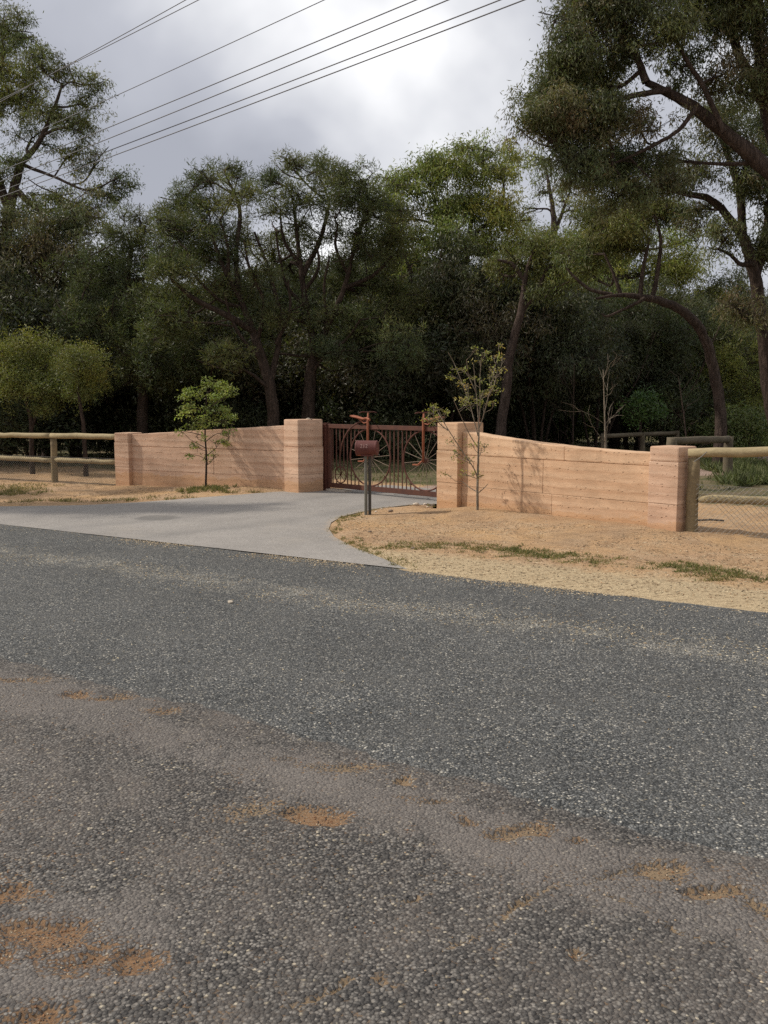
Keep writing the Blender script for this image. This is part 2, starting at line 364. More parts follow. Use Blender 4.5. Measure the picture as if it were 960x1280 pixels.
def rust(name, a, b, c, rough=0.7):
    k = NT(name); n1 = k.noise(9, 6, 0.7); n2 = k.noise(60, 4, 0.7)
    col = k.mix(k.ramp(n1, [(0.35, 0), (0.68, 1)]), a, b); col = k.mix(k.ramp(n2, [(0.5, 0), (0.75, 0.6)]), col, c)
    k.bump(n2, 0.4, 0.002); return k.done(col, rough, 0.3)
M['rust'] = rust('rusted_steel', (0.070, 0.028, 0.019), (0.115, 0.043, 0.025), (0.045, 0.020, 0.015))
M['rust_dark'] = rust('rusted_steel_dark', (0.075, 0.026, 0.018), (0.12, 0.04, 0.024), (0.05, 0.02, 0.015))
M['mailbox'] = rust('mailbox_paint', (0.085, 0.025, 0.020), (0.12, 0.034, 0.026), (0.06, 0.02, 0.018), 0.55)
M['digit'] = rust('faded_number_paint', (0.28, 0.17, 0.15), (0.34, 0.22, 0.19), (0.20, 0.11, 0.09))
M['steel_post'] = rust('weathered_galvanised', (0.11, 0.105, 0.085), (0.15, 0.142, 0.115), (0.075, 0.07, 0.058), 0.7)
M['dark_post'] = rust('dark_timber_stake', (0.055, 0.05, 0.042), (0.08, 0.07, 0.06), (0.035, 0.032, 0.03), 0.85)
M['wire'] = NT('galvanised_wire').done((0.22, 0.21, 0.19), 0.5, 0.4, 0.4)
M['cable'] = NT('power_cable').done((0.11, 0.11, 0.12), 0.6, 0.3)

def timber(name, a, b, c):
    k = NT(name)
    g = k.noise(6, 5, 0.7, vec=k.mapping(scale=(0.5, 6, 6))); n2 = k.noise(3, 5, 0.6)
    col = k.mix(k.ramp(g, [(0.35, 0), (0.65, 1)]), a, b); col = k.mix(k.ramp(n2, [(0.48, 0), (0.7, 0.7)]), col, c)
    kn = k.voro(3.0, vec=k.mapping(scale=(1, 3, 3))); col = k.mix(k.ramp(kn.outputs['Distance'], [(0.05, 0.7), (0.12, 0)]), col, (0.12, 0.08, 0.04))
    k.bump(g, 0.5, 0.006); return k.done(col, 0.85, 0.2)
M['pine'] = timber('treated_pine', (0.27, 0.215, 0.12), (0.37, 0.30, 0.175), (0.20, 0.155, 0.09))
M['pine_post'] = timber('treated_pine_post', (0.17, 0.13, 0.075), (0.25, 0.19, 0.105), (0.11, 0.085, 0.055))
M['old_timber'] = timber('weathered_timber', (0.085, 0.068, 0.045), (0.145, 0.12, 0.08), (0.055, 0.045, 0.032))

def bark(name, a, b, c):
    k = NT(name); n1 = k.noise(7, 6, 0.75, vec=k.mapping(scale=(1.6, 1.6, 0.5))); n2 = k.noise(40, 4, 0.7, vec=k.mapping(scale=(1, 1, 0.3)))
    n3 = k.noise(14, 6, 0.8, vec=k.mapping(scale=(1.5, 1.5, 0.25)))
    col = k.mix(k.ramp(n1, [(0.38, 0), (0.62, 1)]), a, b); col = k.mix(k.ramp(n3, [(0.46, 0), (0.56, 0.85)]), col, c); col = k.mix(k.ramp(n2, [(0.56, 0), (0.72, 0.7)]), col, tuple(min(1, q * 1.9) for q in b))
    k.bump(k.math('ADD', n1, k.math('MULTIPLY', n3, 1.2)), 1.0, 0.05); return k.done(col, 0.95, 0.1)
M['bark'] = bark('gum_bark', (0.06, 0.043, 0.035), (0.115, 0.085, 0.07), (0.04, 0.029, 0.024))
M['bark_dark'] = bark('banksia_bark', (0.048, 0.034, 0.027), (0.09, 0.064, 0.05), (0.03, 0.022, 0.017))
M['bark_pale'] = bark('sapling_bark', (0.25, 0.20, 0.15), (0.34, 0.29, 0.22), (0.15, 0.115, 0.08))

def leafmat(name, trans=0.28, rough=0.5, spec=0.35):
    k = NT(name); a = k.attr('tint', True)
    k.link(a, k.b.inputs['Base Color']); k.b.inputs['Roughness'].default_value = rough; k.b.inputs['Specular IOR Level'].default_value = spec
    t = k.n.new('ShaderNodeBsdfTranslucent'); k.link(k.mix(1.0, a, (1.15, 1.25, 0.55), 'MULTIPLY'), t.inputs['Color'])
    mx = k.n.new('ShaderNodeMixShader'); mx.inputs[0].default_value = trans
    k.link(k.b.outputs[0], mx.inputs[1]); k.link(t.outputs[0], mx.inputs[2])
    k.link(mx.outputs[0], k.n['Material Output'].inputs['Surface']); return k.m
M['leaf'] = leafmat('foliage'); M['grass'] = leafmat('grass_blades', 0.25, 0.7, 0.15)
k = NT('tinted_litter'); k.link(k.attr('tint', True), k.b.inputs['Base Color']); k.b.inputs['Roughness'].default_value = 0.9; k.b.inputs['Specular IOR Level'].default_value = 0.1
M['litter'] = k.m
k = NT('pale_stone'); n1 = k.noise(30, 5, 0.7); k.bump(n1, 0.6, 0.01)
M['stone'] = k.done(k.mix(n1, (0.42, 0.34, 0.25), (0.62, 0.55, 0.45)), 0.9, 0.2)
k = NT('dark_stone'); n1 = k.noise(30, 5, 0.7); k.bump(n1, 0.6, 0.01)
M['stone_dark'] = k.done(k.mix(n1, (0.14, 0.10, 0.075), (0.24, 0.18, 0.13)), 0.9, 0.2)
k = NT('concrete'); n1 = k.noise(20, 5, 0.7); k.bump(n1, 0.5, 0.006)
M['concrete'] = k.done(k.mix(n1, (0.30, 0.25, 0.20), (0.42, 0.37, 0.31)), 0.9, 0.2)

# ------------------------------------------------------------------ layout of the entrance
def unit(a): return Vector((math.cos(math.radians(a)), math.sin(math.radians(a)), 0))
def back(u): return Vector((-u.y, u.x, 0))
U_G, U_L, U_R = unit(-47), unit(-29), unit(-49)
LC = D(373, 600, 17.05); LC.z = 0        # left gate pillar, front corner by the opening
RC = D(546, 600, 14.30); RC.z = 0        # right gate pillar, front corner by the opening
PW, PD = 0.42, 0.58
L_SIDE = LC - U_G * PW                   # other front corner of the left gate pillar
R_SIDE = RC + U_G * PW
def on_ray(p, u, px):                    # parameter where a line p+u*t crosses the vertical plane of a pixel column
    # horizontal bearing of the column near the horizon
    r = ray(px, 580); b = r.x / r.y
    return (b * p.y - p.x) / (u.x - b * u.y)
tL = on_ray(L_SIDE, U_L, 161.0)          # negative: to the left
tR = on_ray(R_SIDE, U_R, 811.5)
LEFT_END = L_SIDE + U_L * tL             # right-front corner of the left end pillar
RIGHT_END = R_SIDE + U_R * tR            # left-front corner of the right end pillar

# driveway outline
drv_px = [(-40, 651), (510, 712), (478, 699), (440, 684), (418, 672), (411, 662), (414, 654), (426, 647), (445, 642), (475, 636), (510, 632), (548, 630.5)]
drv = [P(x, y) for x, y in drv_px]
GB = LC + back(U_G) * (PD + 0.12) + U_G * 0.02      # left end of the gate
U_GATE = unit(-44.5); GATE_LEN = 3.5
drv += [RC + back(U_G) * 0.0 + U_G * 0.02, RC + back(U_G) * 1.2, GB + U_GATE * 3.4 + back(U_GATE) * 1.6, GB + back(U_GATE) * 1.6 - U_G * 0.02,
        LC + back(U_G) * 0.5, LC - back(U_G) * 0.03 + U_G * 0.0, L_SIDE - back(U_G) * 0.06]
drv += [P(300, 618.5), P(200, 623), P(100, 627), P(-40, 630)]
drv_xy = np.array([(p.x, p.y) for p in drv])
drv_sd = np.vstack([drv_xy[0] - np.array([RN.x, RN.y]) * 0.8, drv_xy[1] - np.array([RN.x, RN.y]) * 0.8, drv_xy[1:], drv_xy[0]])
def poly_sd(x, y, poly):
    x = np.asarray(x, float); y = np.asarray(y, float); d = np.full(x.shape, 1e9); ins = np.zeros(x.shape, bool)
    n = len(poly)
    for i in range(n):
        ax, ay = poly[i]; bx, by = poly[(i + 1) % n]; ex, ey = bx - ax, by - ay
        t = np.clip(((x - ax) * ex + (y - ay) * ey) / (ex * ex + ey * ey + 1e-12), 0, 1)
        d = np.minimum(d, np.hypot(x - ax - t * ex, y - ay - t * ey))
        c = ((ay > y) != (by > y)) & (x < (bx - ax) * (y - ay) / (by - ay + 1e-12) + ax); ins ^= c
    return np.where(ins, -d, d)
def seg_d(x, y, a, b):
    ex, ey = b.x - a.x, b.y - a.y
    t = np.clip(((x - a.x) * ex + (y - a.y) * ey) / (ex * ex + ey * ey), 0, 1)
    return np.hypot(x - a.x - t * ex, y - a.y - t * ey)
def base_z(x, y):
    """broad fall of the land, shared by paved and unpaved surfaces"""
    return -0.12 * sm(-2.2, -5.4, x) * sm(13.2, 17.5, y)
def ground_z(x, y):
    x = np.asarray(x, float); y = np.asarray(y, float)
    z = base_z(x, y)
    sd = np.minimum(road_s(x, y), poly_sd(x, y, drv_sd))
    near = sm(S_NEAR - 6, S_NEAR - 1, road_s(x, y))
    nz = fbm(x * 1.6, y * 1.6, 3, 4)
    fine = fbm(x * 7, y * 7, 11, 3)
    edge = np.clip(sd * 0.13 + 0.014 * fbm(x * 3.1, y * 3.1, 5, 4), -0.06, 0.028)
    z = z + edge
    out = sm(0.15, 1.2, sd)
    z = z + out * (0.028 * nz + 0.014 * fine)
    dw = seg_d(x, y, R_SIDE, RIGHT_END + U_R * 0.4)
    z = z + 0.085 * sm(1.5, 0.25, dw) * sm(0.0, 0.7, sd)
    dl = seg_d(x, y, L_SIDE, LEFT_END)
    z = z + 0.03 * sm(0.8, 0.1, dl) * sm(0.0, 0.5, sd)
    z = z + 0.25 * sm(30, 70, y) * fbm(x * 0.05, y * 0.05, 21, 2)
    return z
def gz(p): return float(ground_z(np.array([p.x]), np.array([p.y]))[0])

def axis(lo, hi, step, far_lo, far_hi):
    a = np.arange(lo, hi + 1e-6, step); l, r, s = [], [], step
    x = lo
    while x > far_lo: s *= 1.18; x -= s; l.append(x)
    s, x = step, hi
    while x < far_hi: s *= 1.18; x += s; r.append(x)
    return np.array(l[::-1] + list(a) + r)
gx = axis(-6.8, 6.2, 0.07, -700, 700); gy = axis(6.8, 19.0, 0.07, -60, 900)
X, Y = np.meshgrid(gx, gy); fx, fy = X.ravel(), Y.ravel()
Z = ground_z(fx, fy)
nx, ny = len(gx), len(gy)
idx = np.arange(nx * ny).reshape(ny, nx)
quads = np.stack([idx[:-1, :-1], idx[:-1, 1:], idx[1:, 1:], idx[1:, :-1]], -1).reshape(-1, 4)
rs = road_s(fx, fy)
wall_side = np.minimum(seg_d(fx, fy, L_SIDE, LEFT_END), seg_d(fx, fy, R_SIDE, RIGHT_END))
pale = sm(1.35, 0.1, rs) * 0.85 + 0.25 * sm(2.6, 0.6, rs)
beyond = (fy - (17.2 - 0.75 * fx))          # behind the gate line
fence_line = sm(0.6, 3.0, beyond)
sdp = poly_sd(fx, fy, drv_xy)
grassm = 0.85 * sm(0.7, 2.6, beyond) * (0.75 + 0.5 * vnoise(fx * 0.35, fy * 0.35, 9))
grassm += 0.42 * np.exp(-((rs - 1.25 - 0.3 * vnoise(fx, fy * 0.6, 4)) / 0.22) ** 2) * (vnoise(fx * 1.1, fy * 1.1, 31) > 0.45)
grassm = np.where((fx < -5.2) & (fy > 16), np.maximum(grassm, 0.30), grassm)
# internal drive curving away behind the gate
dp = [GB + U_GATE * 1.9 + back(U_GATE) * 0.2, GB + U_GATE * 2.6 + back(U_GATE) * 2.6, Vector((5.5, 21.5, 0)), Vector((10, 26, 0)), Vector((14.5, 36, 0)), Vector((19, 46, 0)), Vector((30, 60, 0))]
dc = spline([tuple(p) for p in dp], 60); dist = np.full(fx.shape, 1e9)
selm = (np.abs(fx) < 60) & (fy < 90) & (fy > 10)
for a, b in zip(dc[:-1], dc[1:]):
    dist[selm] = np.minimum(dist[selm], seg_d(fx[selm], fy[selm], Vector(a), Vector(b)))
drivem = sm(1.75, 1.35, dist + 0.25 * fbm(fx * 1.5, fy * 1.5, 8, 3))
g_me = np_mesh('ground', np.stack([fx, fy, Z], 1), quads, M['sand'], True, {'pale': np.clip(pale, 0, 1), 'grass': np.clip(grassm, 0, 1), 'drive': drivem})
tag(link('ground', g_me), kind='structure')

# road: strip in its own frame, ragged near edge
def strip(name, ts, ss_fn, zfn, mat, attrs_fn=None):
    v = []; T, Q = np.meshgrid(ts, np.linspace(0, 1, ss_fn[0])); lo, hi = ss_fn[1](T), ss_fn[2](T); S = lo + (hi - lo) * Q
    x = RA.x + RE.x * T + RN.x * S; y = RA.y + RE.y * T + RN.y * S
    x, y = x.ravel(), y.ravel(); z = zfn(x, y, T.ravel(), S.ravel())
    a, b = T.shape; ix = np.arange(a * b).reshape(a, b)
    q = np.stack([ix[:-1, :-1], ix[:-1, 1:], ix[1:, 1:], ix[1:, :-1]], -1).reshape(-1, 4)
    at = attrs_fn(x, y, T.ravel(), S.ravel()) if attrs_fn else None
    me = np_mesh(name, np.stack([x, y, z], 1), q, mat, True, at)
    return tag(link(name, me), kind='structure')
tsr = np.unique(np.concatenate([np.arange(-220, -8, 6.0), np.arange(-8, 16, 0.06), np.arange(16, 220, 6.0)]))
def road_lo(T): return near_edge(T) + 0.06 * fbm(T * 2.2, T * 0 + 3, 41, 4) + 0.03 * fbm(T * 14, T * 0 + 8, 42, 2)
strip('road', tsr, (60, road_lo, lambda T: 0.22 + 0 * T),
      lambda x, y, T, S: base_z(x, y) * 0 + 0.006 * fbm(x * 0.8, y * 0.8, 51, 2) - 0.016 * sm(0.10, 0.0, S - road_lo(T)) - 0.012 * sm(-0.1, 0.22, S), M['road'])

# worn shoulder on the camera's side: patches of sand sit in shallow pits
pits = [(393, 1019, 44, 14, 1.0, 0.1), (505, 978, 22, 7, 0.9, 0.7), (645, 1029, 30, 12, 0.85, 0.75), (580, 1022, 22, 8, 0.7, 0.5), (820, 1086, 34, 12, 0.9, 0.8), (888, 1117, 32, 12, 0.95, 0.7),
        (936, 1137, 22, 10, 0.8, 0.85), (545, 998, 30, 7, 0.62, 0.6), (715, 1046, 22, 6, 0.65, 0.5), (420, 962, 60, 8, 0.55, 0.8), (355, 953, 22, 6, 0.6, 0.7), (130, 872, 40, 6, 0.6, 0.6), (90, 868, 18, 6, 0.8, 0.2), (30, 848, 40, 6, 0.6, 0.6), (200, 884, 30, 5, 0.55, 0.6),
        (55, 1165, 80, 24, 0.74, 0.15), (165, 1205, 38, 18, 0.72, 0.1), (25, 1105, 45, 12, 0.66, 0.2), (45, 1262, 65, 22, 0.70, 0.15), (110, 1195, 60, 20, 0.58, 0.2), (0, 1195, 30, 20, 0.6, 0.1), (320, 1005, 50, 14, 0.55, 0.8), (517, 1117, 10, 5, 0.7, 0.9), (725, 1202, 16, 8, 0.6, 0.6), (490, 1238, 10, 5, 0.6, 0.7), (620, 1172, 10, 4, 0.4, 0.8)]
cracks = [[(780, 1082), (735, 1102), (690, 1108), (640, 1130), (600, 1162), (560, 1180)], [(735, 1110), (790, 1130), (850, 1160), (905, 1185)], [(440, 1222), (395, 1245), (365, 1255)]]
def sh_attr(x, y, T, S):
    w = 0.20 * fbm(x * 5, y * 5, 61, 4); w2 = 0.20 * fbm(x * 5 + 40, y * 5, 62, 4)
    sand = 0.10 + 0.24 * fbm(x * 3.2, y * 3.2, 71, 5); pl = np.full(x.shape, 0.45)
    for (px, py, rx, ry, a, p) in pits:
        c = P(px, py); ax = (P(px + rx, py) - c).length; ay = (P(px, py - ry) - P(px, py + ry)).length * 0.5
        dx, dy = (x - c.x + w * 0.6) / ax, (y - c.y + w2 * 0.6) / ay
        g = np.exp(-(dx * dx + dy * dy) * 0.8); sand = np.maximum(sand, a * g); pl = pl * (1 - g) + p * g
    for cr in cracks:
        for (a, b) in zip(cr[:-1], cr[1:]):
            A, B = P(*a), P(*b); dd_ = seg_d(x + w * 0.2, y + w2 * 0.2, A, B); g = np.exp(-(dd_ / 0.02) ** 2) * (0.25 + 0.5 * vnoise(x * 9, y * 9, 66)); sand = np.maximum(sand, g); pl = np.where(g > 0.2, 0.8, pl)
    seam = S - near_edge(T)
    smear = 0.62 * np.exp(-((seam + 0.35) / 0.34) ** 2) + 0.30 * fbm(x * 1.3, y * 1.3, 77, 4) + 0.1
    lowl = np.exp(-(((x - P(90, 1180).x) / 0.55) ** 2 + ((y - P(90, 1180).y) / 0.5) ** 2)); smear = np.maximum(smear, 0.75 * lowl)
    return {'sand': np.clip(sand, 0, 1), 'pale': np.clip(pl, 0, 1), 'smear': np.clip(smear, 0, 1)}
def sh_z(x, y, T, S):
    a = sh_attr(x, y, T, S)
    z = -0.008 + 0.006 * fbm(x * 2.5, y * 2.5, 81, 3) + 0.0065 * fbm(x * 8, y * 8, 82, 3) - 0.020 * sm(0.42, 0.62, a['sand']) + 0.004 * a['smear']
    return z - 0.02 * sm(0.05, 0.35, S - near_edge(T))
_c = [P(0, 1285), P(0, 815), P(965, 1075), P(965, 1285)]; _t = [float(road_t(p.x, p.y)) for p in _c]; T0, T1 = min(_t) - 0.15, max(_t) + 0.15
tss = np.unique(np.concatenate([np.arange(-120, T0 - 0.2, 3.0), np.arange(T0, T1, 0.0165), np.arange(T1 + 0.2, 120, 3.0)]))
strip('road_shoulder', tss, (230, lambda T: near_edge(T) - 3.7, lambda T: near_edge(T) + 0.4), sh_z, M['shoulder'], sh_attr)

# driveway sheet
dx0, dx1 = drv_xy[:, 0].min(), drv_xy[:, 0].max(); dy0, dy1 = drv_xy[:, 1].min(), drv_xy[:, 1].max()
bm = bmesh.new(); loop = [bm.verts.new((x, y, 0)) for x, y in drv_xy]
bm.faces.new(loop); bmesh.ops.triangulate(bm, faces=bm.faces[:])
for _ in range(7):
    es = [e for e in bm.edges if e.calc_length() > 0.16]
    if not es: break
    bmesh.ops.subdivide_edges(bm, edges=es, cuts=1); bmesh.ops.triangulate(bm, faces=[f for f in bm.faces if len(f.verts) > 3])
me = bpy.data.meshes.new('driveway')
xs = np.array([v.co.x for v in bm.verts]); ys = np.array([v.co.y for v in bm.verts]); zs = base_z(xs, ys) + 0.004 + 0.006 * sm(0.0, 0.3, road_s(xs, ys))
sdv = poly_sd(xs, ys, drv_xy)
for v, z in zip(bm.verts, zs): v.co.z = z
bm.normal_update()
if sum(f.normal.z for f in bm.faces) < 0: bmesh.ops.reverse_faces(bm, faces=bm.faces[:])
bm.to_mesh(me); bm.free()
a = me.attributes.new('edge', 'FLOAT', 'POINT'); a.data.foreach_set('value', (np.clip(1 + sdv / 0.35, 0, 1) * 0.6 * sm(0.2, 0.8, road_s(xs, ys))).astype(np.float32))
tk = spline([tuple(P(120, 668)), tuple(P(330, 645)), tuple(P(430, 627)), tuple(GB + U_GATE * 1.5), tuple(GB + U_GATE * 1.6 + back(U_GATE) * 1.5)], 40); tkd = np.full(xs.shape, 1e9)
for p_, q_ in zip(tk[:-1], tk[1:]): tkd = np.minimum(tkd, seg_d(xs, ys, Vector(p_), Vector(q_)))
a = me.attributes.new('track', 'FLOAT', 'POINT'); a.data.foreach_set('value', np.exp(-((tkd - 0.72) / 0.2) ** 2).astype(np.float32))
me.materials.append(M['driveway'])
tag(link('driveway', me), kind='structure')

# ------------------------------------------------------------------ rammed earth walls
def prism(name, mat, parent, org, u, s0, s1, y0, y1, zb, zt, n=1, bevel=0.012):
    """block along u from s0 to s1, between depths y0..y1 behind the face, from zb(s) to zt(s)"""
    w = back(u); ss = np.linspace(s0, s1, n + 1); v = []; f = []
    for s in ss:
        for d, zf in ((y0, zb), (y1, zb), (y1, zt), (y0, zt)):
            j_ = float(rng.normal(0, 0.0028)) if bevel and n > 1 else 0.0
            p = org + u * float(s) + w * (d + j_); v.append((p.x, p.y, zf(float(s)) + (j_ * 0.4 if zf is zt and bevel > 0.01 else 0.0)))
    for i in range(n):
        for j in range(4):
            f.append((i * 4 + j, i * 4 + (j + 1) % 4, i * 4 + 4 + (j + 1) % 4, i * 4 + 4 + j))
    f.append((3, 2, 1, 0)); f.append((n * 4, n * 4 + 1, n * 4 + 2, n * 4 + 3))
    b = MB(); b.add(v, f); return b.build(name, mat, parent, bevel=bevel)
c_ = lambda z: (lambda s: z)
def pillar(parent, mat, org, u, w, d, h, z0, lifts, base=-0.2):
    core = prism('pillar', mat, parent, org, u, 0.012, w - 0.012, 0.012, d - 0.012, c_(base), c_(h - 0.02), bevel=0)
    zs = [base] + [z0 + l for l in lifts] + [h]
    for i in range(len(zs) - 1):
        j = 0.003 * (i % 2)
        prism('earth_block', mat, core, org, u, -j, w + j, -j, d + j, c_(zs[i] + (0.002 if i else 0)), c_(zs[i + 1] - (0.002 if i < len(zs) - 2 else 0)),
              bevel=0.022 if i == len(zs) - 2 else 0.006)
    return core
def wing(name, label, mat, org, u, length, top, lifts, joints, thick=0.28, setback=0.10, zbase=-0.25):
    root = empty(name, org); root['label'] = label; root['category'] = 'wall'
    o2 = org + back(u) * setback - Vector(org)              # children are local to the empty
    core = prism('wall_core', mat, root, o2, u, 0, length, 0.012, thick - 0.012, c_(zbase), lambda s: top(s) - 0.02, 24, bevel=0)
    zs = [zbase] + lifts
    for i in range(len(lifts)):
        js = [0.0] + list(joints[i]) + [length]
        for a, b in zip(js[:-1], js[1:]):
            e0 = 0.0015 if a > 0 else 0; e1 = 0.0015 if b < length else 0; off = 0.003 * ((i + len(js)) % 2)
            zt = (lambda s, z=lifts[i]: min(z - 0.002, top(s) - 0.001)) ; zb = c_(zs[i] + (0.002 if i else 0))
            prism('panel', mat, root, o2, u, a + e0, b - e1, -off, thick + off, zb, zt, 10, bevel=0.005)
    js = [0.0] + list(joints[-1]) + [length]
    for a, b in zip(js[:-1], js[1:]):
        e0 = 0.0015 if a > 0 else 0; e1 = 0.0015 if b < length else 0
        prism('panel', mat, root, o2, u, a + e0, b - e1, 0, thick, c_(lifts[-1] + 0.002), top, 16, bevel=0.014)
    return root
# right wing: flowing top edge falling from the gate pillar
lenR = (RIGHT_END - R_SIDE).length
zR0 = D(592, 540, R_SIDE.y - 0.15).z; zR1 = D(735, 561, (R_SIDE + U_R * lenR * 0.63).y).z; zR2 = D(811, 567, RIGHT_END.y).z
topR = lambda s: zR0 + (zR2 - zR0) * (1 - (1 - min(max(s / lenR, 0), 1)) ** 1.9)
wr = wing('rammed_earth_wall', 'tan rammed earth wing wall with a thin bare sapling casting its shadow on it', M['earth'], R_SIDE, U_R, lenR, topR, [0.40, 0.86], [[lenR * 0.52], [lenR * 0.47], [lenR * 0.58]])
o = RC - R_SIDE
pillar(wr, M['earth'], o, U_G, PW, PD, D(560, 528, RC.y).z, 0.06, [0.38, 0.86])
pillar(wr, M['earth_pink'], RIGHT_END - R_SIDE, U_R, 0.40, 0.40, D(830, 558, RIGHT_END.y - 0.1).z, 0.0, [0.42, 0.93])
# left wing: top rises to the gate pillar
lenL = (L_SIDE - LEFT_END).length
zL0 = D(175, 543, LEFT_END.y).z; zL1 = D(352, 531.5, L_SIDE.y + 0.1).z
topL = lambda s: zL0 + (zL1 - zL0) * min(max(s / lenL, 0), 1)
wl_ = wing('rammed_earth_wall', 'pinkish rammed earth wing wall behind the bushy green sapling', M['earth_pink'], LEFT_END, U_L, lenL, topL, [0.26, 0.74], [[lenL * 0.30], [lenL * 0.55], []])
pillar(wl_, M['earth_pink'], LC - U_G * PW - LEFT_END, U_G, PW, PD, D(373, 524.5, LC.y).z, 0.0, [0.33, 0.83])
pillar(wl_, M['earth_pink'], -U_L * 0.38, U_L, 0.38, 0.42, D(161, 541.3, LEFT_END.y).z, -0.1, [0.42, 0.92])

# ------------------------------------------------------------------ gate with two penny-farthing motifs
GY = U_GATE; gate = empty('gate', (GB.x, GB.y, 0.0), math.atan2(GY.y, GY.x))
tag(gate, 'rusted steel driveway gate with two large spoked penny farthing wheels', 'gate')
ZB, ZT = 0.07, 1.24
b = MB(); b.box((0, -0.03, ZB), (GATE_LEN, 0.03, ZB + 0.085)); b.build('bottom_rail', M['rust'], gate, bevel=0.004)
b = MB(); b.box((0, -0.03, ZT - 0.075), (GATE_LEN, 0.03, ZT)); b.build('top_rail', M['rust'], gate, bevel=0.004)
for x in (0, GATE_LEN - 0.06):
    b = MB(); b.box((x, -0.028, ZB + 0.087), (x + 0.06, 0.028, ZT - 0.077)); b.build('stile', M['rust'], gate, bevel=0.004)
W1, W2, WZ, WR = 1.09, 2.41, 0.665, 0.505
S1, S2, SZ, SR = 0.32, 3.18, 0.315, 0.15
def ring(b, cx, cz, r, tr, n=48, y=0.0, sides=6):
    a = np.linspace(0, 2 * math.pi, n + 1); b.tube(np.stack([cx + r * np.cos(a), np.full(n + 1, y), cz + r * np.sin(a)], 1), tr, sides, cap=False)
def ride(hub, small, sgn):
    b = MB(); ring(b, hub, WZ, WR, 0.014); wheel = b.build('wheel', M['rust_dark'], gate, smooth=True)
    b = MB(); b.tube([(hub, -0.05, WZ), (hub, 0.05, WZ)], 0.04, 12); b.build('hub', M['rust'], wheel)
    for i in range(16):
        a = 2 * math.pi * (i + 0.3) / 16
        b = MB(); b.tube([(hub + 0.03 * math.cos(a), 0, WZ + 0.03 * math.sin(a)), (hub + (WR - 0.01) * math.cos(a), 0, WZ + (WR - 0.01) * math.sin(a))], 0.0042, 5)
        b.build('spoke', M['steel_rod'], wheel)
    b = MB(); ring(b, small, SZ, SR, 0.012, 28); sw = b.build('small_wheel', M['rust_dark'], gate, smooth=True)
    for i in range(8):
        a = 2 * math.pi * i / 8
        b = MB(); b.tube([(small, 0, SZ), (small + (SR - 0.01) * math.cos(a), 0, SZ + (SR - 0.01) * math.sin(a))], 0.006, 5); b.build('spoke', M['rust_dark'], sw)
    # backbone sweeping from the small wheel up over the big one
    a = np.linspace(math.radians(208 if sgn > 0 else -28), math.radians(93 if sgn > 0 else 87), 24); r = np.linspace(0.86, 0.66, 24) ; r = np.linspace(0.80, 0.64, 24)
    pts = np.stack([hub + r * np.cos(a), np.full(24, -0.02), WZ + r * np.sin(a)], 1)
    pts[0] = (small, -0.02, SZ); keep = pts[:, 2] < 1.33
    b = MB(); b.tube(pts, np.linspace(0.012, 0.02, 24), 6); b.build('backbone', M['rust'], gate, smooth=True)
    b = MB(); b.tube([(hub, -0.055, WZ - 0.02), (hub, -0.055, 1.30), (hub, -0.045, 1.46)], [0.021, 0.021, 0.014], 8); b.build('fork', M['rust_bright'], gate, smooth=True)
    b = MB(); b.tube([(hub, -0.26, 1.455), (hub, -0.2, 1.47), (hub, 0.1, 1.47), (hub, 0.16, 1.455)], 0.011, 6); b.build('handlebar', M['rust_dark'], gate, smooth=True)
    # saddle: flat pan narrowing to a nose beside the fork
    v, f = [], []
    for s_, w_, z_ in ((-0.40, 0.075, 1.395), (-0.33, 0.085, 1.385), (-0.22, 0.06, 1.365), (-0.12, 0.035, 1.345), (-0.02, 0.03, 1.36), (0.04, 0.025, 1.335)):
        for (dy, dz) in ((-1, 0), (-0.6, 0.018), (0.6, 0.018), (1, 0), (0.4, -0.022), (-0.4, -0.022)):
            v.append((hub + sgn * s_, -0.05 + dy * w_, z_ + dz))
    for i in range(5):
        for j in range(6): f.append((i * 6 + j, i * 6 + (j + 1) % 6, i * 6 + 6 + (j + 1) % 6, i * 6 + 6 + j))
    f += [tuple(range(6)), tuple(range(35, 29, -1))]
    b = MB(); b.add(v, f); sd_ = b.build('saddle', M['rust_bright'], gate, smooth=True)
    b = MB(); b.tube([(hub - sgn * 0.24, -0.05, 1.35), (hub - sgn * 0.10, -0.05, 1.27), (hub, -0.05, 1.29)], 0.012, 6); b.build('saddle_spring', M['rust_bright'], sd_)
    b = MB(); b.tube([(hub, -0.08, WZ), (hub - 0.07, -0.10, WZ - 0.06), (hub - 0.08, -0.11, WZ - 0.06)], 0.014, 6)
    b.box((hub - 0.16, -0.15, WZ - 0.075), (hub - 0.04, -0.09, WZ - 0.055)); b.build('pedal', M['rust_bright'], gate)
M['rust_bright'] = rust('fresh_rust', (0.24, 0.075, 0.036), (0.30, 0.10, 0.05), (0.16, 0.05, 0.028))
M['steel_rod'] = rust('spoke_rod', (0.20, 0.14, 0.10), (0.27, 0.20, 0.15), (0.14, 0.08, 0.055))
ride(W1, S1, 1); ride(W2, S2, -1)
x = 0.115
zlo, zhi = ZB + 0.085, ZT - 0.075
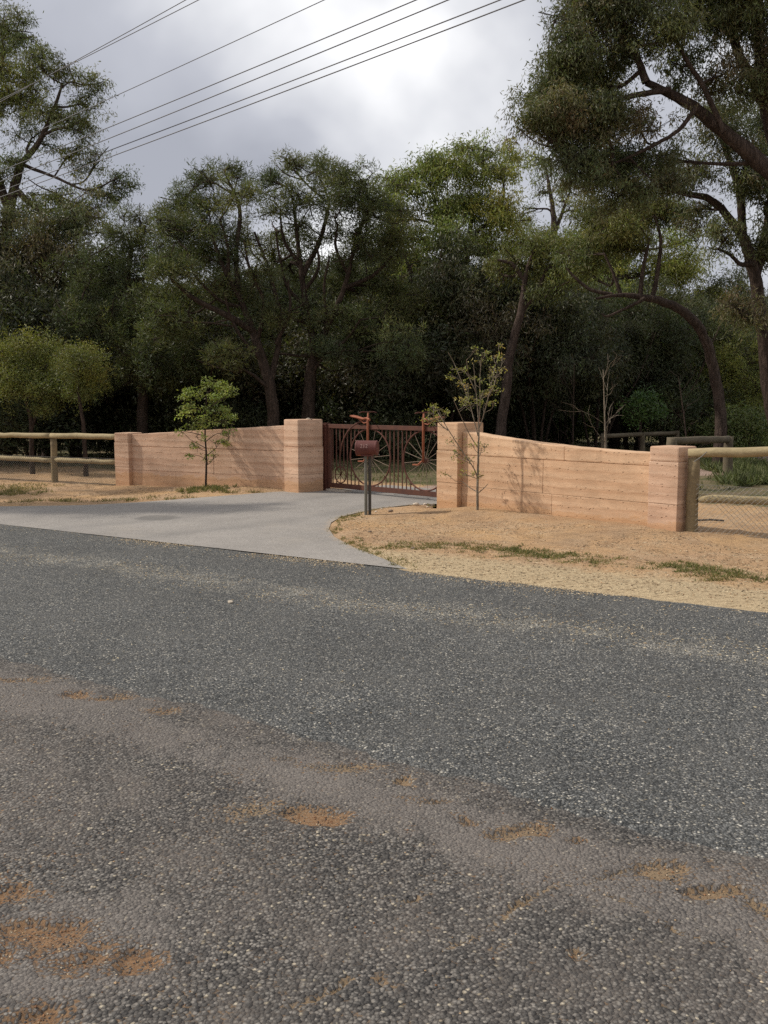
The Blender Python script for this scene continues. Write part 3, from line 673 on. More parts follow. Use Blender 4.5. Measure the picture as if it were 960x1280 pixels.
while x < GATE_LEN - 0.1:
    segs = [(zlo, zhi)]
    for cx, cz, r in ((W1, WZ, WR + 0.013), (W2, WZ, WR + 0.013), (S1, SZ, SR + 0.012), (S2, SZ, SR + 0.012)):
        if abs(x - cx) < r:
            h = math.sqrt(r * r - (x - cx) ** 2); new = []
            for (a_, b_) in segs:
                if cz - h > a_: new.append((a_, min(b_, cz - h)))
                if cz + h < b_: new.append((max(a_, cz + h), b_))
            segs = new
    for (a_, b_) in segs:
        if b_ - a_ > 0.03:
            b = MB(); b.box((x - 0.008, -0.007, a_), (x + 0.008, 0.007, b_)); b.build('bar', M['rust'], gate)
    x += 0.098
gp = empty('gate_post', (GB.x, GB.y, 0), gate.rotation_euler.z); tag(gp, 'dark rusted square gate post against the pillar with small stones on top', 'post', 'steel gate posts')
b = MB(); b.box((-0.10, -0.06, -0.2), (-0.012, 0.05, 1.25)); b.build('post_shaft', M['rust_dark'], gp, bevel=0.004)
b = MB(); b.box((-0.104, -0.064, 1.251), (-0.008, 0.054, 1.258)); b.build('cap_plate', M['rust_dark'], gp)
for z in (0.3, 1.0):
    b = MB(); b.tube([(-0.006, 0.03, z), (-0.006, 0.03, z + 0.12)], 0.012, 8); b.build('hinge', M['rust'], gp)
e_ = GB + U_GATE * (GATE_LEN + 0.02)
gp = empty('gate_post', (e_.x, e_.y, 0), gate.rotation_euler.z); tag(gp, 'rusted steel post rising just behind the pillar next to the sparse sapling', 'post', 'steel gate posts')
b = MB(); b.box((0.0, -0.03, -0.2), (0.06, 0.03, 1.30)); b.build('post_shaft', M['rust'], gp, bevel=0.004)
b = MB(); b.tube([(0.03, 0, 1.30), (0.03, 0, 1.43)], 0.014, 8); b.build('pin', M['rust_bright'], gp)
# low concrete kerb under the gate's hinge end
cb = GB + U_GATE * 0.02 - back(U_GATE) * 0.10
b = MB(); b.box((0, 0, -0.1), (0.5, 0.2, 0.045)); o = b.build('concrete_block', M['concrete'], bevel=0.012); o.location = (cb.x, cb.y, 0.0); o.rotation_euler = (0, 0, gate.rotation_euler.z)
tag(o, 'low pale concrete block on the driveway under the gate', 'concrete block')

# ------------------------------------------------------------------ mailbox
mp_ = P(457.5, 646); mb = empty('mailbox', (mp_.x, mp_.y, gz(mp_)), math.radians(-12))
tag(mb, 'dark red drum mailbox on a slim grey pipe at the driveway edge', 'mailbox')
b = MB(); b.tube([(0, 0, -0.25), (0, 0, 0.86)], 0.024, 14); b.build('pipe', M['steel_post'], mb, smooth=False)
b = MB(); b.box((0.028, 0.02, -0.25), (0.066, 0.06, 0.845)); b.build('stake', M['dark_post'], mb, bevel=0.003)
BL, BR, BZ = 0.155, 0.105, 0.965
prof = [(-BL, 0.0), (-BL, BR * 0.8), (-BL - 0.003, BR * 0.985), (-BL + 0.004, BR * 1.03), (-BL + 0.022, BR * 1.03), (-BL + 0.026, BR), (BL - 0.03, BR), (BL - 0.026, BR * 1.03), (BL - 0.008, BR * 1.03), (BL, BR * 0.95), (BL, 0.0)]
v, f, n = [], [], 32
for (x_, r_) in prof:
    for i in range(n):
        a_ = 2 * math.pi * i / n; v.append((x_ + 0.02, r_ * math.cos(a_), BZ + r_ * math.sin(a_)))
for i in range(len(prof) - 1):
    for j in range(n): f.append((i * n + j, i * n + (j + 1) % n, i * n + n + (j + 1) % n, i * n + n + j))
b = MB(); b.add(v, f); drum = b.build('drum', M['mailbox'], mb)
b = MB(); b.box((-0.06, -0.045, 0.848), (0.10, 0.07, 0.868)); b.box((-0.05, -0.03, 0.868), (0.09, 0.03, 0.88)); b.build('bracket', M['mailbox'], mb, bevel=0.003)
b = MB(); b.tube([(-0.135, -0.03, 0.865), (-0.09, -0.035, 0.862), (-0.05, -0.02, 0.855)], [0.008, 0.01, 0.006], 6); b.build('latch', M['rust_bright'], mb)
b = MB(); b.box((-0.05, -BR * 1.0 - 0.006, BZ - 0.02), (0.02, -BR + 0.006, BZ - 0.012)); b.build('slot_lip', M['mailbox'], drum)
fc = bpy.data.curves.new('number', 'FONT'); fc.body = '212'; fc.size = 0.075; fc.extrude = 0.0; fc.align_x = 'CENTER'; fc.resolution_u = 3
fo = bpy.data.objects.new('number', fc); COL.objects.link(fo); bpy.context.view_layer.update()
tm = bpy.data.meshes.new_from_object(fo.evaluated_get(bpy.context.evaluated_depsgraph_get())); bpy.data.objects.remove(fo)
bm = bmesh.new(); bm.from_mesh(tm); bmesh.ops.triangulate(bm, faces=bm.faces[:]); r_ = bmesh.ops.extrude_face_region(bm, geom=bm.faces[:])
for g_ in r_['geom']:
    if isinstance(g_, bmesh.types.BMVert): g_.co.z += 0.003
for v_ in bm.verts:
    arc = (v_.co.y - 0.01) / BR; rr = BR + v_.co.z + 0.0005; a_ = math.radians(172) - arc
    v_.co = Vector((v_.co.x - 0.005, rr * math.cos(a_), BZ + rr * math.sin(a_)))
nm = bpy.data.meshes.new('number'); bm.to_mesh(nm); bm.free(); nm.materials.append(M['digit']); link('number', nm, drum)

# ------------------------------------------------------------------ log fences
def log(name, mat, parent, a, b, r0, r1, sides=12, seed=0, n=9):
    g = np.random.default_rng(seed); pts = np.array([np.array(a) * (1 - t) + np.array(b) * t for t in np.linspace(0, 1, n)])
    pts[1:-1] += g.normal(0, 0.005, (n - 2, 3)); rad = np.linspace(r0, r1, n) * (1 + g.normal(0, 0.025, n))
    m = MB(); m.tube(pts, rad, sides); o = m.build(name, mat, parent, smooth=False)
    o.data.polygons.foreach_set('use_smooth', [len(p.vertices) == 4 for p in o.data.polygons]); return o
def chainlink(parent, a, b, z0a, z0b, hgt, cell=0.062, r=0.0021, mat=None):
    a, b = np.array(a, float), np.array(b, float); L = np.linalg.norm((b - a)[:2]); u = (b - a) / L; u[2] = 0
    m = MB(); k_ = cell
    def pt(s, h): return a * (1 - s / L) + b * (s / L) + np.array([0, 0, z0a * (1 - s / L) + z0b * s / L + h]) * np.array([1, 1, 1]) - np.array([0, 0, a[2] * (1 - s / L) + b[2] * s / L])
    n = int((L + hgt) / k_)
    for i in range(n):
        for sg in (1, -1):
            s0 = i * k_ - (hgt if sg == 1 else 0); p0, p1 = (s0, 0.0), (s0 + hgt, hgt)
            if sg == -1: p0, p1 = (s0, hgt), (s0 + hgt, 0.0)
            (sa, ha), (sb, hb) = p0, p1
            if sb <= 0 or sa >= L: continue
            if sa < 0: f_ = -sa / (sb - sa); ha = ha + (hb - ha) * f_; sa = 0
            if sb > L: f_ = (L - sa) / (sb - sa); hb = ha + (hb - ha) * f_; sb = L
            m.tube([pt(sa, ha), pt(sb, hb)], r, 3, cap=False)
    for h in (0.0, hgt): m.tube([pt(0, h), pt(L, h)], r * 1.2, 3, cap=False)
    return m.build('wire_mesh', mat or M['wire'], parent)
# fence by the right end pillar
q0 = RIGHT_END + U_R * 0.40 + back(U_R) * 0.16
pr = ray(865.5, 620); yb = q0.y - 0.06; FP0 = Vector((pr.x / pr.y * yb, yb, 0))
uF = unit(-24); fence = empty('log_fence', FP0); tag(fence, 'yellow log rail fence with chain wire beside the rough textured end pillar', 'fence', 'log and wire fences')
posts = [0.0, 2.3, 4.6]
for i, s in enumerate(posts):
    p = FP0 + uF * s; z = gz(p); q = p - FP0
    log('post', M['pine_post'], fence, (q.x, q.y, z - 0.4), (q.x, q.y, D(866, 570, FP0.y).z - 0.02 + 0.03 * i), 0.072, 0.070, 14, 100 + i)
zr = D(866, 571.5, FP0.y - 0.08).z; zl = D(880, 622.5, FP0.y).z
off = -back(uF) * 0.045
for i in range(2):
    a_ = off + uF * (posts[i] - (0.06 if i == 0 else -0.01)); b_ = off + uF * (posts[i + 1] - 0.01)
    log('rail', M['pine'], fence, (a_.x, a_.y, zr + 0.05 * i + 0.045), (b_.x, b_.y, zr + 0.05 * (i + 1) + 0.075), 0.055, 0.060, 14, 110 + i)
    a_ = uF * (posts[i] + 0.07) + off * 0.3; b_ = uF * (posts[i + 1] - 0.07) + off * 0.3
    log('rail', M['pine'], fence, (a_.x, a_.y, zl + 0.02 * i), (b_.x, b_.y, zl + 0.02 * i + 0.02), 0.050, 0.053, 14, 120 + i)
    a_ = uF * (posts[i] + 0.05) - back(uF) * 0.085; b_ = uF * posts[i + 1] - back(uF) * 0.085
    chainlink(fence, a_, b_, gz(FP0 + a_) + 0.01, gz(FP0 + b_) + 0.01, zl + 0.07)
m = MB(); a_ = off + uF * 0.08; m.tube([(a_.x - 0.10, a_.y - 0.075, zr - 0.05), (a_.x - 0.02, a_.y - 0.085, zr + 0.01), (a_.x + 0.05, a_.y - 0.075, zr + 0.07)], 0.005, 5); m.build('wire_tie', M['wire'], fence)
# fence by the left end pillar
uL2 = unit(-27); FL0 = LEFT_END - U_L * 0.46 + back(U_L) * 0.2
fl = empty('log_fence', FL0); tag(fl, 'yellow log rail fence with chain wire beside the pink banded end pillar', 'fence', 'log and wire fences')
pl_ = [0.0, -1.85, -3.75, -5.6, -7.4]
zt0 = D(145, 547.5, FL0.y).z; zl0 = D(143, 578, FL0.y).z
def flz(s): return 0.0 if s > -0.5 else 0.006 * s
for i, s in enumerate(pl_):
    q = uL2 * s; p = FL0 + q; z = gz(p)
    log('post', M['pine_post'], fl, (q.x, q.y, z - 0.4), (q.x, q.y, zt0 + flz(s) - 0.03), 0.070, 0.066, 14, 130 + i)
for i in range(4):
    o1 = -back(uL2) * 0.05; a_ = o1 + uL2 * (pl_[i] + (0.08 if i == 0 else 0.0)); b_ = o1 + uL2 * pl_[i + 1]
    log('rail', M['pine'], fl, (a_.x, a_.y, zt0 + flz(pl_[i]) + 0.03), (b_.x, b_.y, zt0 + flz(pl_[i + 1]) + 0.03), 0.060 - 0.003 * i, 0.057, 14, 140 + i)
    o1 = -back(uL2) * 0.0; a_ = o1 + uL2 * (pl_[i] - 0.06); b_ = o1 + uL2 * (pl_[i + 1] + 0.06)
    log('rail', M['pine'], fl, (a_.x, a_.y, zl0 + flz(pl_[i])), (b_.x, b_.y, zl0 + flz(pl_[i + 1]) + 0.02), 0.050, 0.054, 14, 150 + i)
    a_ = uL2 * pl_[i] - back(uL2) * 0.078; b_ = uL2 * pl_[i + 1] - back(uL2) * 0.078
    chainlink(fl, a_, b_, gz(FL0 + a_) + 0.01, gz(FL0 + b_) + 0.01, zl0 + 0.15)
# weathered fences inside the property
def old_fence(name, label, a, b, zoff, posts_, r=0.05, rail_z=None, both=False, th=1.0):
    f0 = empty(name, (a.x, a.y, 0)); tag(f0, label, 'fence', 'weathered timber fences in the yard')
    d_ = b - a; d_.z = 0
    for i, t in enumerate(posts_):
        q = d_ * t; log('post', M['old_timber'], f0, (q.x, q.y, gz(a + q) - 0.3), (q.x, q.y, a.z * (1 - t) + b.z * t + 0.06), r * 1.5, r * 1.4, 10, 160 + i)
    w_ = -back(d_.normalized()) * 0.0
    log('rail', M['old_timber'], f0, (0, 0, a.z), (d_.x, d_.y, b.z), r, r * 1.1, 10, 170)
    if both: log('rail', M['old_timber'], f0, (0, 0, a.z - 0.42), (d_.x, d_.y, b.z - 0.42), r, r, 10, 171)
    return f0
old_fence('timber_fence', 'weathered grey timber fence section at the foot of the leaning tree', D(840, 551, 17.6), D(911, 549, 19.5), 0, [0.0, 1.0], 0.07)
old_fence('timber_fence', 'thin dark timber rail fence under the thicket beyond the wing wall', D(755, 545, 24), D(846, 541, 27), 0, [0.0, 0.5, 1.0], 0.055)
old_fence('timber_fence', 'distant pale timber rail fence beside the yard track', D(905, 523, 44), D(942, 522, 46), 0, [0.0, 0.5, 1.0], 0.06)
m = MB(); 
sp0 = P(872, 654.5); sp1 = P(905, 656); m.tube([(0, 0, 0.02), ((sp1 - sp0).x * 0.5, (sp1 - sp0).y * 0.5, 0.035), ((sp1 - sp0).x, (sp1 - sp0).y, 0.03)], 0.013, 7)
o = m.build('pipe_offcut', M['dark_post']); o.location = (sp0.x, sp0.y, gz(sp0)); tag(o, 'short dark pipe offcut lying on the sand behind the chain wire', 'pipe')
# kerbed edge of the yard track
m = MB(); kp = [Vector((x_, y_, 0)) for x_, y_ in ((13.0, 37.0), (16.5, 43.0), (21, 50), (27, 58))]
m.tube(spline([(p.x, p.y, gz(p) + 0.06) for p in kp], 14), 0.10, 6); o = m.build('concrete_kerb', M['concrete']); tag(o, 'pale concrete kerb along the far yard track', 'kerb')
# leaning stake near the yard track
s0_ = P(945, 562); m = MB(); m.tube([(s0_.x, s0_.y, -0.2), (s0_.x - 0.25, s0_.y, 0.62)], [0.04, 0.03], 7); o = m.build('leaning_stake', M['old_timber']); tag(o, 'dark stake leaning in the weeds beside the yard track', 'stake')

# ------------------------------------------------------------------ power lines
lines = [((78, 85), (232, 0), 9.0), ((92, 79), (248, 0), 9.0), ((120, 131), (405, 0), 8.4), ((0, 214), (520, 0), 8.0), ((0, 227), (560, 0), 7.7), ((0, 239), (625, 0), 7.5), ((0, 246.5), (655, 0), 7.2)]
wl_labels = ['uppermost thin power wire of the high pair crossing the grey cloud', 'lower wire of the high close pair crossing the grey cloud', 'single thin power wire between the high pair and the lower four',
             'topmost of the four parallel power cables below the single wire', 'second cable down in the set of four parallel power cables', 'third cable down in the set of four parallel power cables', 'lowest power cable passing just above the banksia tops']
for (p0, p1, h), lb in zip(lines, wl_labels):
    a = P(*p0, z=h); b = P(*p1, z=h); d_ = (b - a).normalized(); L0 = (b - a).length
    ss = np.linspace(-26, L0 + 16, 40); mid = L0 / 2
    pts = [tuple(a + d_ * float(s) + Vector((0, 0, 0.00035 * ((s - mid) ** 2 - (L0 / 2) ** 2)))) for s in ss]
    m = MB(); m.tube(pts, 0.0075 if h > 8.2 else 0.0095, 6); tag(m.build('power_line', M['cable']), lb, 'power line', 'overhead power lines')

# ------------------------------------------------------------------ plants
def leaves_np(c, d, L, W, tint, g):
    n = len(c); d = d / (np.linalg.norm(d, axis=1)[:, None] + 1e-9)
    r = g.normal(size=(n, 3)); s = np.cross(d, r); s /= np.linalg.norm(s, axis=1)[:, None] + 1e-9
    L = np.broadcast_to(L, (n,))[:, None]; W = np.broadcast_to(W, (n,))[:, None]
    m = c + d * L * 0.45 + np.cross(d, s) * L * 0.06
    v = np.stack([c, m + s * W * 0.5, c + d * L, m - s * W * 0.5], 1).reshape(-1, 3)
    f = np.arange(n * 4).reshape(n, 4); t = np.repeat(tint, 4, 0)
    return v, f, t
def twigs_np(a, b, r0, r1, g, sag=0.1):
    """many thin two-segment three-sided tubes at once"""
    n = len(a); mid = (a + b) / 2 + g.normal(0, 1, (n, 3)) * (np.linalg.norm(b - a, axis=1)[:, None] * sag)
    pts = np.stack([a, mid, b], 1); t = b - a; t /= np.linalg.norm(t, axis=1)[:, None] + 1e-9
    ref = np.where(np.abs(t[:, :1]) < 0.8, np.array([[1.0, 0, 0]]), np.array([[0, 1.0, 0]])); u = np.cross(t, ref); u /= np.linalg.norm(u, axis=1)[:, None] + 1e-9; w = np.cross(t, u)
    ang = np.arange(3) * 2 * math.pi / 3; rad = np.stack([np.broadcast_to(r0, (n,)), np.broadcast_to((r0 + r1) / 2, (n,)), np.broadcast_to(r1, (n,))], 1)
    ringv = u[:, None, :] * np.cos(ang)[None, :, None] + w[:, None, :] * np.sin(ang)[None, :, None]
    v = pts[:, :, None, :] + rad[:, :, None, None] * ringv[:, None, :, :]
    base = np.arange(n)[:, None, None] * 9; lv = np.arange(2)[None, :, None] * 3; j = np.arange(3)[None, None, :]; j2 = (j + 1) % 3
    f = np.stack([base + lv + j, base + lv + j2, base + lv + 3 + j2, base + lv + 3 + j], -1).reshape(-1, 4)
    return v.reshape(-1, 3), f
def join_np(parts):
    vs, fs, n = [], [], 0
    for v, f in parts: vs.append(v); fs.append(f + n); n += len(v)
    return np.concatenate(vs), np.concatenate(fs)
STYLE = {   # leaf length, width, puff sigma, leaves per puff, droop, radial, colours
    'gum':     dict(L=(0.075, 0.125), W=(0.017, 0.027), sig=0.105, per=46, droop=0.95, radial=0.3, flat=0.8),
    'banksia': dict(L=(0.09, 0.15), W=(0.013, 0.021), sig=0.07, per=38, droop=-0.35, radial=1.3, flat=1.0),
    'wattle':  dict(L=(0.045, 0.085), W=(0.012, 0.02), sig=0.095, per=56, droop=0.15, radial=0.4, flat=0.9),
    'shrub':   dict(L=(0.08, 0.13), W=(0.028, 0.042), sig=0.12, per=26, droop=0.1, radial=0.5, flat=0.9),
}
def crown_leaves(anchors, tints, style, g, scale=1.0):
    S = STYLE[style]; per = S['per']; n = len(anchors)
    c = np.repeat(anchors, per, 0); off = g.normal(0, 1, (n * per, 3)) * S['sig'] * scale * np.array([1, 1, S['flat']])
    size = np.repeat(g.uniform(0.6, 1.35, n), per)[:, None]; off = off * size
    d = g.normal(0, 0.8, (n * per, 3)) + off / (np.linalg.norm(off, axis=1)[:, None] + 1e-6) * S['radial']; d[:, 2] -= S['droop']
    t = np.repeat(tints, per, 0) * g.uniform(0.72, 1.3, (n * per, 1)) * (1 + g.normal(0, 0.07, (n * per, 3)))
    return leaves_np(c + off, d, g.uniform(*S['L'], n * per) * scale, g.uniform(*S['W'], n * per) * scale, np.clip(t, 0.004, 0.6), g)
def tree_data(trunks, clumps, style, cols, seed, wood_r=0.05, twig_r=0.010, scale=1.0, bare=0.0, shell=0.45):
    """trunks: [(points, radii)], clumps: [(centre, radii3, n)] -> wood and leaf arrays"""
    g = np.random.default_rng(seed); wood = []; nodes = []
    for pts, rad in trunks:
        n = max(6, int(len(pts) * 5)); sp_ = spline(pts, n); rr = np.interp(np.linspace(0, 1, n), np.linspace(0, 1, len(rad)), rad)
        L_ = np.linalg.norm(np.diff(sp_, axis=0), axis=1).mean(); wob = g.normal(0, 1, (n, 3)) * rr[:, None] * 0.07; wob[0] = 0
        sp_ = sp_ + wob; wood.append(tube_np(sp_, rr * (1 + g.normal(0, 0.03, n)), 9)); nodes += [(p, r) for p, r in zip(sp_, rr)]
    NP = np.array([p for p, r in nodes]); NR = np.array([r for p, r in nodes])
    anchors, tints, ta, tb, tr = [], [], [], [], []
    for ci, (c, r, n) in enumerate(clumps):
        c = np.array(c, float); r = np.array(r, float)
        dv = c - NP; cost = np.linalg.norm(dv, axis=1) + np.where(dv[:, 2] < 0.1, -dv[:, 2] * 1.2 + 0.4, 0) + 0.2 * NP[:, 2].max() * (NP[:, 2] < NP[:, 2].min() + 0.25 * (NP[:, 2].max() - NP[:, 2].min()))
        k_ = int(np.argmin(cost)); p0, r0 = NP[k_], min(NR[k_] * 0.7, wood_r)
        ln = np.linalg.norm(c - p0); bend = g.normal(0, 0.13, 3) * ln; bend[2] -= 0.02 * ln
        path = spline([p0, p0 * 0.6 + c * 0.4 + bend, c * 0.8 + p0 * 0.2 + bend * 0.5, c + g.normal(0, 0.1, 3) * r], 9)
        wood.append(tube_np(path, np.linspace(max(r0, twig_r * 1.6), twig_r * 1.4, 9), 6))
        # secondary limbs
        nl = 5; sec = []
        for q in range(nl):
            s_ = path[g.integers(4, 9)]; e_ = c + g.normal(0, 0.55, 3) * r; mid = (s_ + e_) / 2 + g.normal(0, 0.12, 3) * r; mid[2] -= 0.06 * r[2]
            sp2 = spline([s_, mid, e_], 6); wood.append(tube_np(sp2, np.linspace(twig_r * 1.6, twig_r * 0.9, 6), 4)); sec.append(sp2)
        sec = np.concatenate(sec + [path[4:]])
        K = max(2, n // 6); v = g.normal(size=(K, 3)); v /= np.linalg.norm(v, axis=1)[:, None]
        sub_c = c + v * (g.uniform(0, 1, K) ** shell)[:, None] * r * (1 + 0.2 * g.normal(size=(K, 1)))
        dd_ = np.linalg.norm(sub_c[:, None, :] - sec[None, :, :], axis=2); st_ = sec[np.argmin(dd_ + g.uniform(0, 0.15, dd_.shape), 1)]
        ta.append(st_); tb.append(sub_c)
        w_ = g.integers(0, K, n); ss = min(0.20 * scale, 0.5 * r.mean()) * g.uniform(0.6, 1.35, K)
        an = sub_c[w_] + g.normal(size=(n, 3)) * ss[w_][:, None] * np.array([1.0, 1.0, 0.6]) + (sub_c - st_)[w_] * g.uniform(-0.35, 0.15, (n, 1))
        ta.append(sub_c[w_] * 0.8 + st_[w_] * 0.2); tb.append(an)
        ctint = np.array(cols[g.integers(0, len(cols))]) * g.uniform(0.85, 1.15)
        sub = np.array(cols)[g.integers(0, len(cols), K)]; mixf = g.uniform(0.1, 0.8, (K, 1))
        st2 = (ctint * (1 - mixf) + sub * mixf) * g.uniform(0.72, 1.35, (K, 1))
        tints.append(st2[w_] * g.uniform(0.85, 1.15, (n, 1))); anchors.append(an)
    A, Bp = np.concatenate(ta), np.concatenate(tb); wood.append(twigs_np(A, Bp, twig_r * 0.8, twig_r * 0.35, g))
    an = np.concatenate(anchors); ti = np.concatenate(tints)
    if bare: kp = g.uniform(size=len(an)) > bare; an, ti = an[kp], ti[kp]
    return join_np(wood), crown_leaves(an, ti, style, g, scale)
def tree(name, label, cat, org, trunks, clumps, style, cols, seed, bark_m='bark', group=None, **kw):
    (wv, wf), (lv, lf, lt) = tree_data(trunks, clumps, style, cols, seed, **kw)
    o = np.array([org[0], org[1], org[2]]); root = empty(name, org); tag(root, label, cat, group)
    link('trunk', np_mesh('trunk', wv - o, wf, M[bark_m], True), root)
    link('crown', np_mesh('crown', lv - o, lf, M['leaf'], False, {'tint': lt}), root)
    return root
def px_clumps(lst, Y, n, depth=0.9, seed=0, dj=0.5):
    g = np.random.default_rng(seed); out = []
    for it in lst:
        px, py, rx, ry = it[:4]; w = it[4] if len(it) > 4 else 1.0
        s = Y / F_PX; dy = g.uniform(-dj, dj); c = D(px, py, Y + dy); out.append((tuple(c), (rx * s, rx * s * depth, ry * s), max(3, int(n * 1.3 * w * (rx * ry) / 1400.0))))
    return out
def px_trunk(pts, Y, rads, foot=True, dys=None):
    q = []
    for i, (px, py) in enumerate(pts):
        p = D(px, py, Y + (dys[i] if dys else 0.0)); q.append(np.array(p))
    if foot:
        b = q[0].copy(); b[2] = float(ground_z(np.array([b[0]]), np.array([b[1]]))[0]) - 0.15
        if q[0][2] > b[2] + 0.3: q = [b] + q; rads = [rads[0] * 1.25] + list(rads)
        else: q[0] = b
    return (np.array(q), list(rads))
def base_of(tr): p = tr[0][0]; return (float(p[0]), float(p[1]), float(ground_z(np.array([p[0]]), np.array([p[1]]))[0]))

GUM = [(0.116, 0.130, 0.040), (0.138, 0.146, 0.042), (0.092, 0.112, 0.042), (0.150, 0.144, 0.044)]
GUM_DK = [(0.086, 0.096, 0.038), (0.104, 0.110, 0.040), (0.074, 0.090, 0.042), (0.128, 0.098, 0.052), (0.100, 0.108, 0.046)]
BANK = [(0.086, 0.102, 0.042), (0.102, 0.113, 0.042), (0.074, 0.093, 0.045), (0.122, 0.124, 0.044)]
YEL = [(0.185, 0.190, 0.042), (0.150, 0.165, 0.044), (0.205, 0.200, 0.044), (0.125, 0.145, 0.044)]
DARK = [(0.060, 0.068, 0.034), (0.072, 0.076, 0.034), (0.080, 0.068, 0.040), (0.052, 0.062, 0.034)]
YGUM = [(0.200, 0.222, 0.052), (0.245, 0.240, 0.052), (0.165, 0.192, 0.052), (0.255, 0.225, 0.055), (0.142, 0.170, 0.052)]
GREEN = [(0.105, 0.135, 0.042), (0.085, 0.115, 0.038), (0.13, 0.15, 0.05)]

# tall gum rising above the yellow-green wattles
tA = [px_trunk([(8, 520), (8, 420), (5, 340), (10, 275), (18, 235), (26, 205)], 32, [0.26, 0.23, 0.20, 0.18, 0.15, 0.12])]
tA += [px_trunk([(26, 205), (48, 178), (66, 140), (78, 105)], 32, [0.11, 0.085, 0.06, 0.035], False, [0, -.3, -.5, -.6]), px_trunk([(12, 262), (-12, 190), (-8, 120), (6, 65)], 32, [0.15, 0.12, 0.09, 0.05], False, [0, .2, .3, .3]),
       px_trunk([(26, 205), (70, 222), (110, 238), (142, 225)], 32, [0.06, 0.045, 0.034, 0.024], False, [0, -.4, -.6, -.8]), px_trunk([(18, 235), (50, 262), (90, 258)], 32, [0.12, 0.08, 0.05], False, [0, -.5, -.8])]
tree('gum_tree', 'tall spreading gum tree crossed by the power cables', 'tree', base_of(tA[0]), tA,
     px_clumps([(14, 38, 30, 26), (-20, 60, 34, 36), (48, 82, 26, 24), (28, 98, 26, 16), (100, 106, 26, 22), (108, 128, 18, 18), (20, 124, 34, 22), (70, 140, 28, 20), (-15, 130, 34, 30), (92, 158, 20, 12, .8), (40, 172, 30, 14, .6), (85, 195, 28, 14, .55), (20, 205, 26, 16, .5), (120, 205, 22, 14, .8), (148, 222, 18, 16), (132, 245, 22, 12, .9), (70, 240, 34, 18, .7), (100, 265, 34, 16, .8), (40, 265, 30, 16, .7), (-20, 220, 30, 30)], 32, 95, 0.9, 1, 0.9),
     'gum', GUM, 11, wood_r=0.07, twig_r=0.016, scale=1.25, shell=0.4)
tB = [px_trunk([(60, 560), (62, 440), (55, 350), (60, 290)], 30, [0.2, 0.17, 0.13, 0.07])]
tree('gum_tree', 'dark rounded tree filling the gap under the tall spreading gum', 'tree', base_of(tB[0]), tB,
     px_clumps([(45, 285, 45, 28), (95, 275, 38, 30), (25, 330, 46, 36), (80, 325, 44, 36), (15, 385, 46, 34), (70, 385, 45, 36), (-20, 300, 36, 40)], 30, 95, 0.8, 2, 0.8), 'gum', GUM_DK, 12, wood_r=0.06, twig_r=0.014, scale=1.35)
# dense bushy banksia
tC = [px_trunk([(176, 575), (178, 500), (170, 430), (160, 360), (165, 310)], 26.5, [0.17, 0.15, 0.12, 0.09, 0.05]), px_trunk([(176, 490), (205, 430), (225, 390)], 26.5, [0.1, 0.08, 0.05], False), px_trunk([(174, 470), (135, 420), (112, 390)], 26.5, [0.1, 0.07, 0.05], False)]
tree('banksia_tree', 'dense dark banksia with foliage to the ground behind the bushy green sapling', 'tree', base_of(tC[0]), tC,
     px_clumps([(150, 290, 28, 26), (185, 284, 30, 26), (115, 350, 40, 36), (160, 340, 42, 34), (205, 335, 34, 34), (100, 410, 40, 38), (150, 405, 42, 40), (205, 400, 42, 38), (120, 465, 42, 30), (180, 465, 44, 32), (235, 455, 38, 32)], 26.5, 120, 0.8, 3, 0.6), 'banksia', BANK, 13, 'bark_dark', wood_r=0.06, twig_r=0.013)
# two leaning banksias with exposed limbs
tD = [px_trunk([(344, 570), (340, 500), (325, 440), (305, 385), (280, 335), (262, 285)], 24, [0.18, 0.15, 0.115, 0.08, 0.055, 0.035]),
      px_trunk([(338, 480), (350, 410), (338, 345), (318, 290)], 24, [0.085, 0.065, 0.05, 0.03], False, [0, .3, .5, .6]), px_trunk([(318, 415), (285, 395), (245, 375), (215, 350)], 24, [0.10, 0.08, 0.06, 0.04], False, [0, -.4, -.7, -.9]),
      px_trunk([(300, 375), (295, 320), (300, 265), (288, 230)], 24, [0.08, 0.06, 0.05, 0.03], False, [0, .2, .3, .3])]
for l_, dy_ in (([(332, 455), (308, 430), (290, 400), (280, 365)], -.6), ([(322, 425), (330, 380), (312, 335), (305, 300)], -.5), ([(305, 385), (275, 375), (245, 345), (232, 310)], -.8), ([(285, 345), (285, 310), (275, 275)], -.3), ([(340, 490), (318, 470), (292, 455)], -.5), ([(345, 430), (362, 390), (360, 350)], -.2)):
    tD.append(px_trunk(l_, 24, list(np.linspace(0.055, 0.022, len(l_))), False, [dy_ * i / (len(l_) - 1) for i in range(len(l_))]))
tree('banksia_tree', 'leaning banksia with bare spreading limbs behind the pillar topped by small stones', 'tree', base_of(tD[0]), tD,
     px_clumps([(232, 248, 24, 16), (258, 226, 20, 16), (288, 210, 20, 13), (296, 240, 22, 18), (258, 258, 26, 16), (225, 292, 34, 24), (268, 288, 30, 20), (206, 335, 32, 28), (245, 325, 32, 24), (285, 318, 28, 20, .8), (228, 372, 34, 24), (270, 360, 28, 20, .7), (205, 402, 32, 26), (250, 410, 30, 20, .6), (310, 300, 22, 22, .8), (322, 345, 22, 22, .6), (190, 440, 30, 24), (235, 448, 30, 22), (280, 440, 26, 20, .8), (300, 375, 22, 16, .6), (335, 420, 20, 18, .6), (215, 275, 24, 18)], 24, 135, 0.85, 4, 1.3), 'banksia', BANK, 14, 'bark_dark', wood_r=0.055, twig_r=0.013)
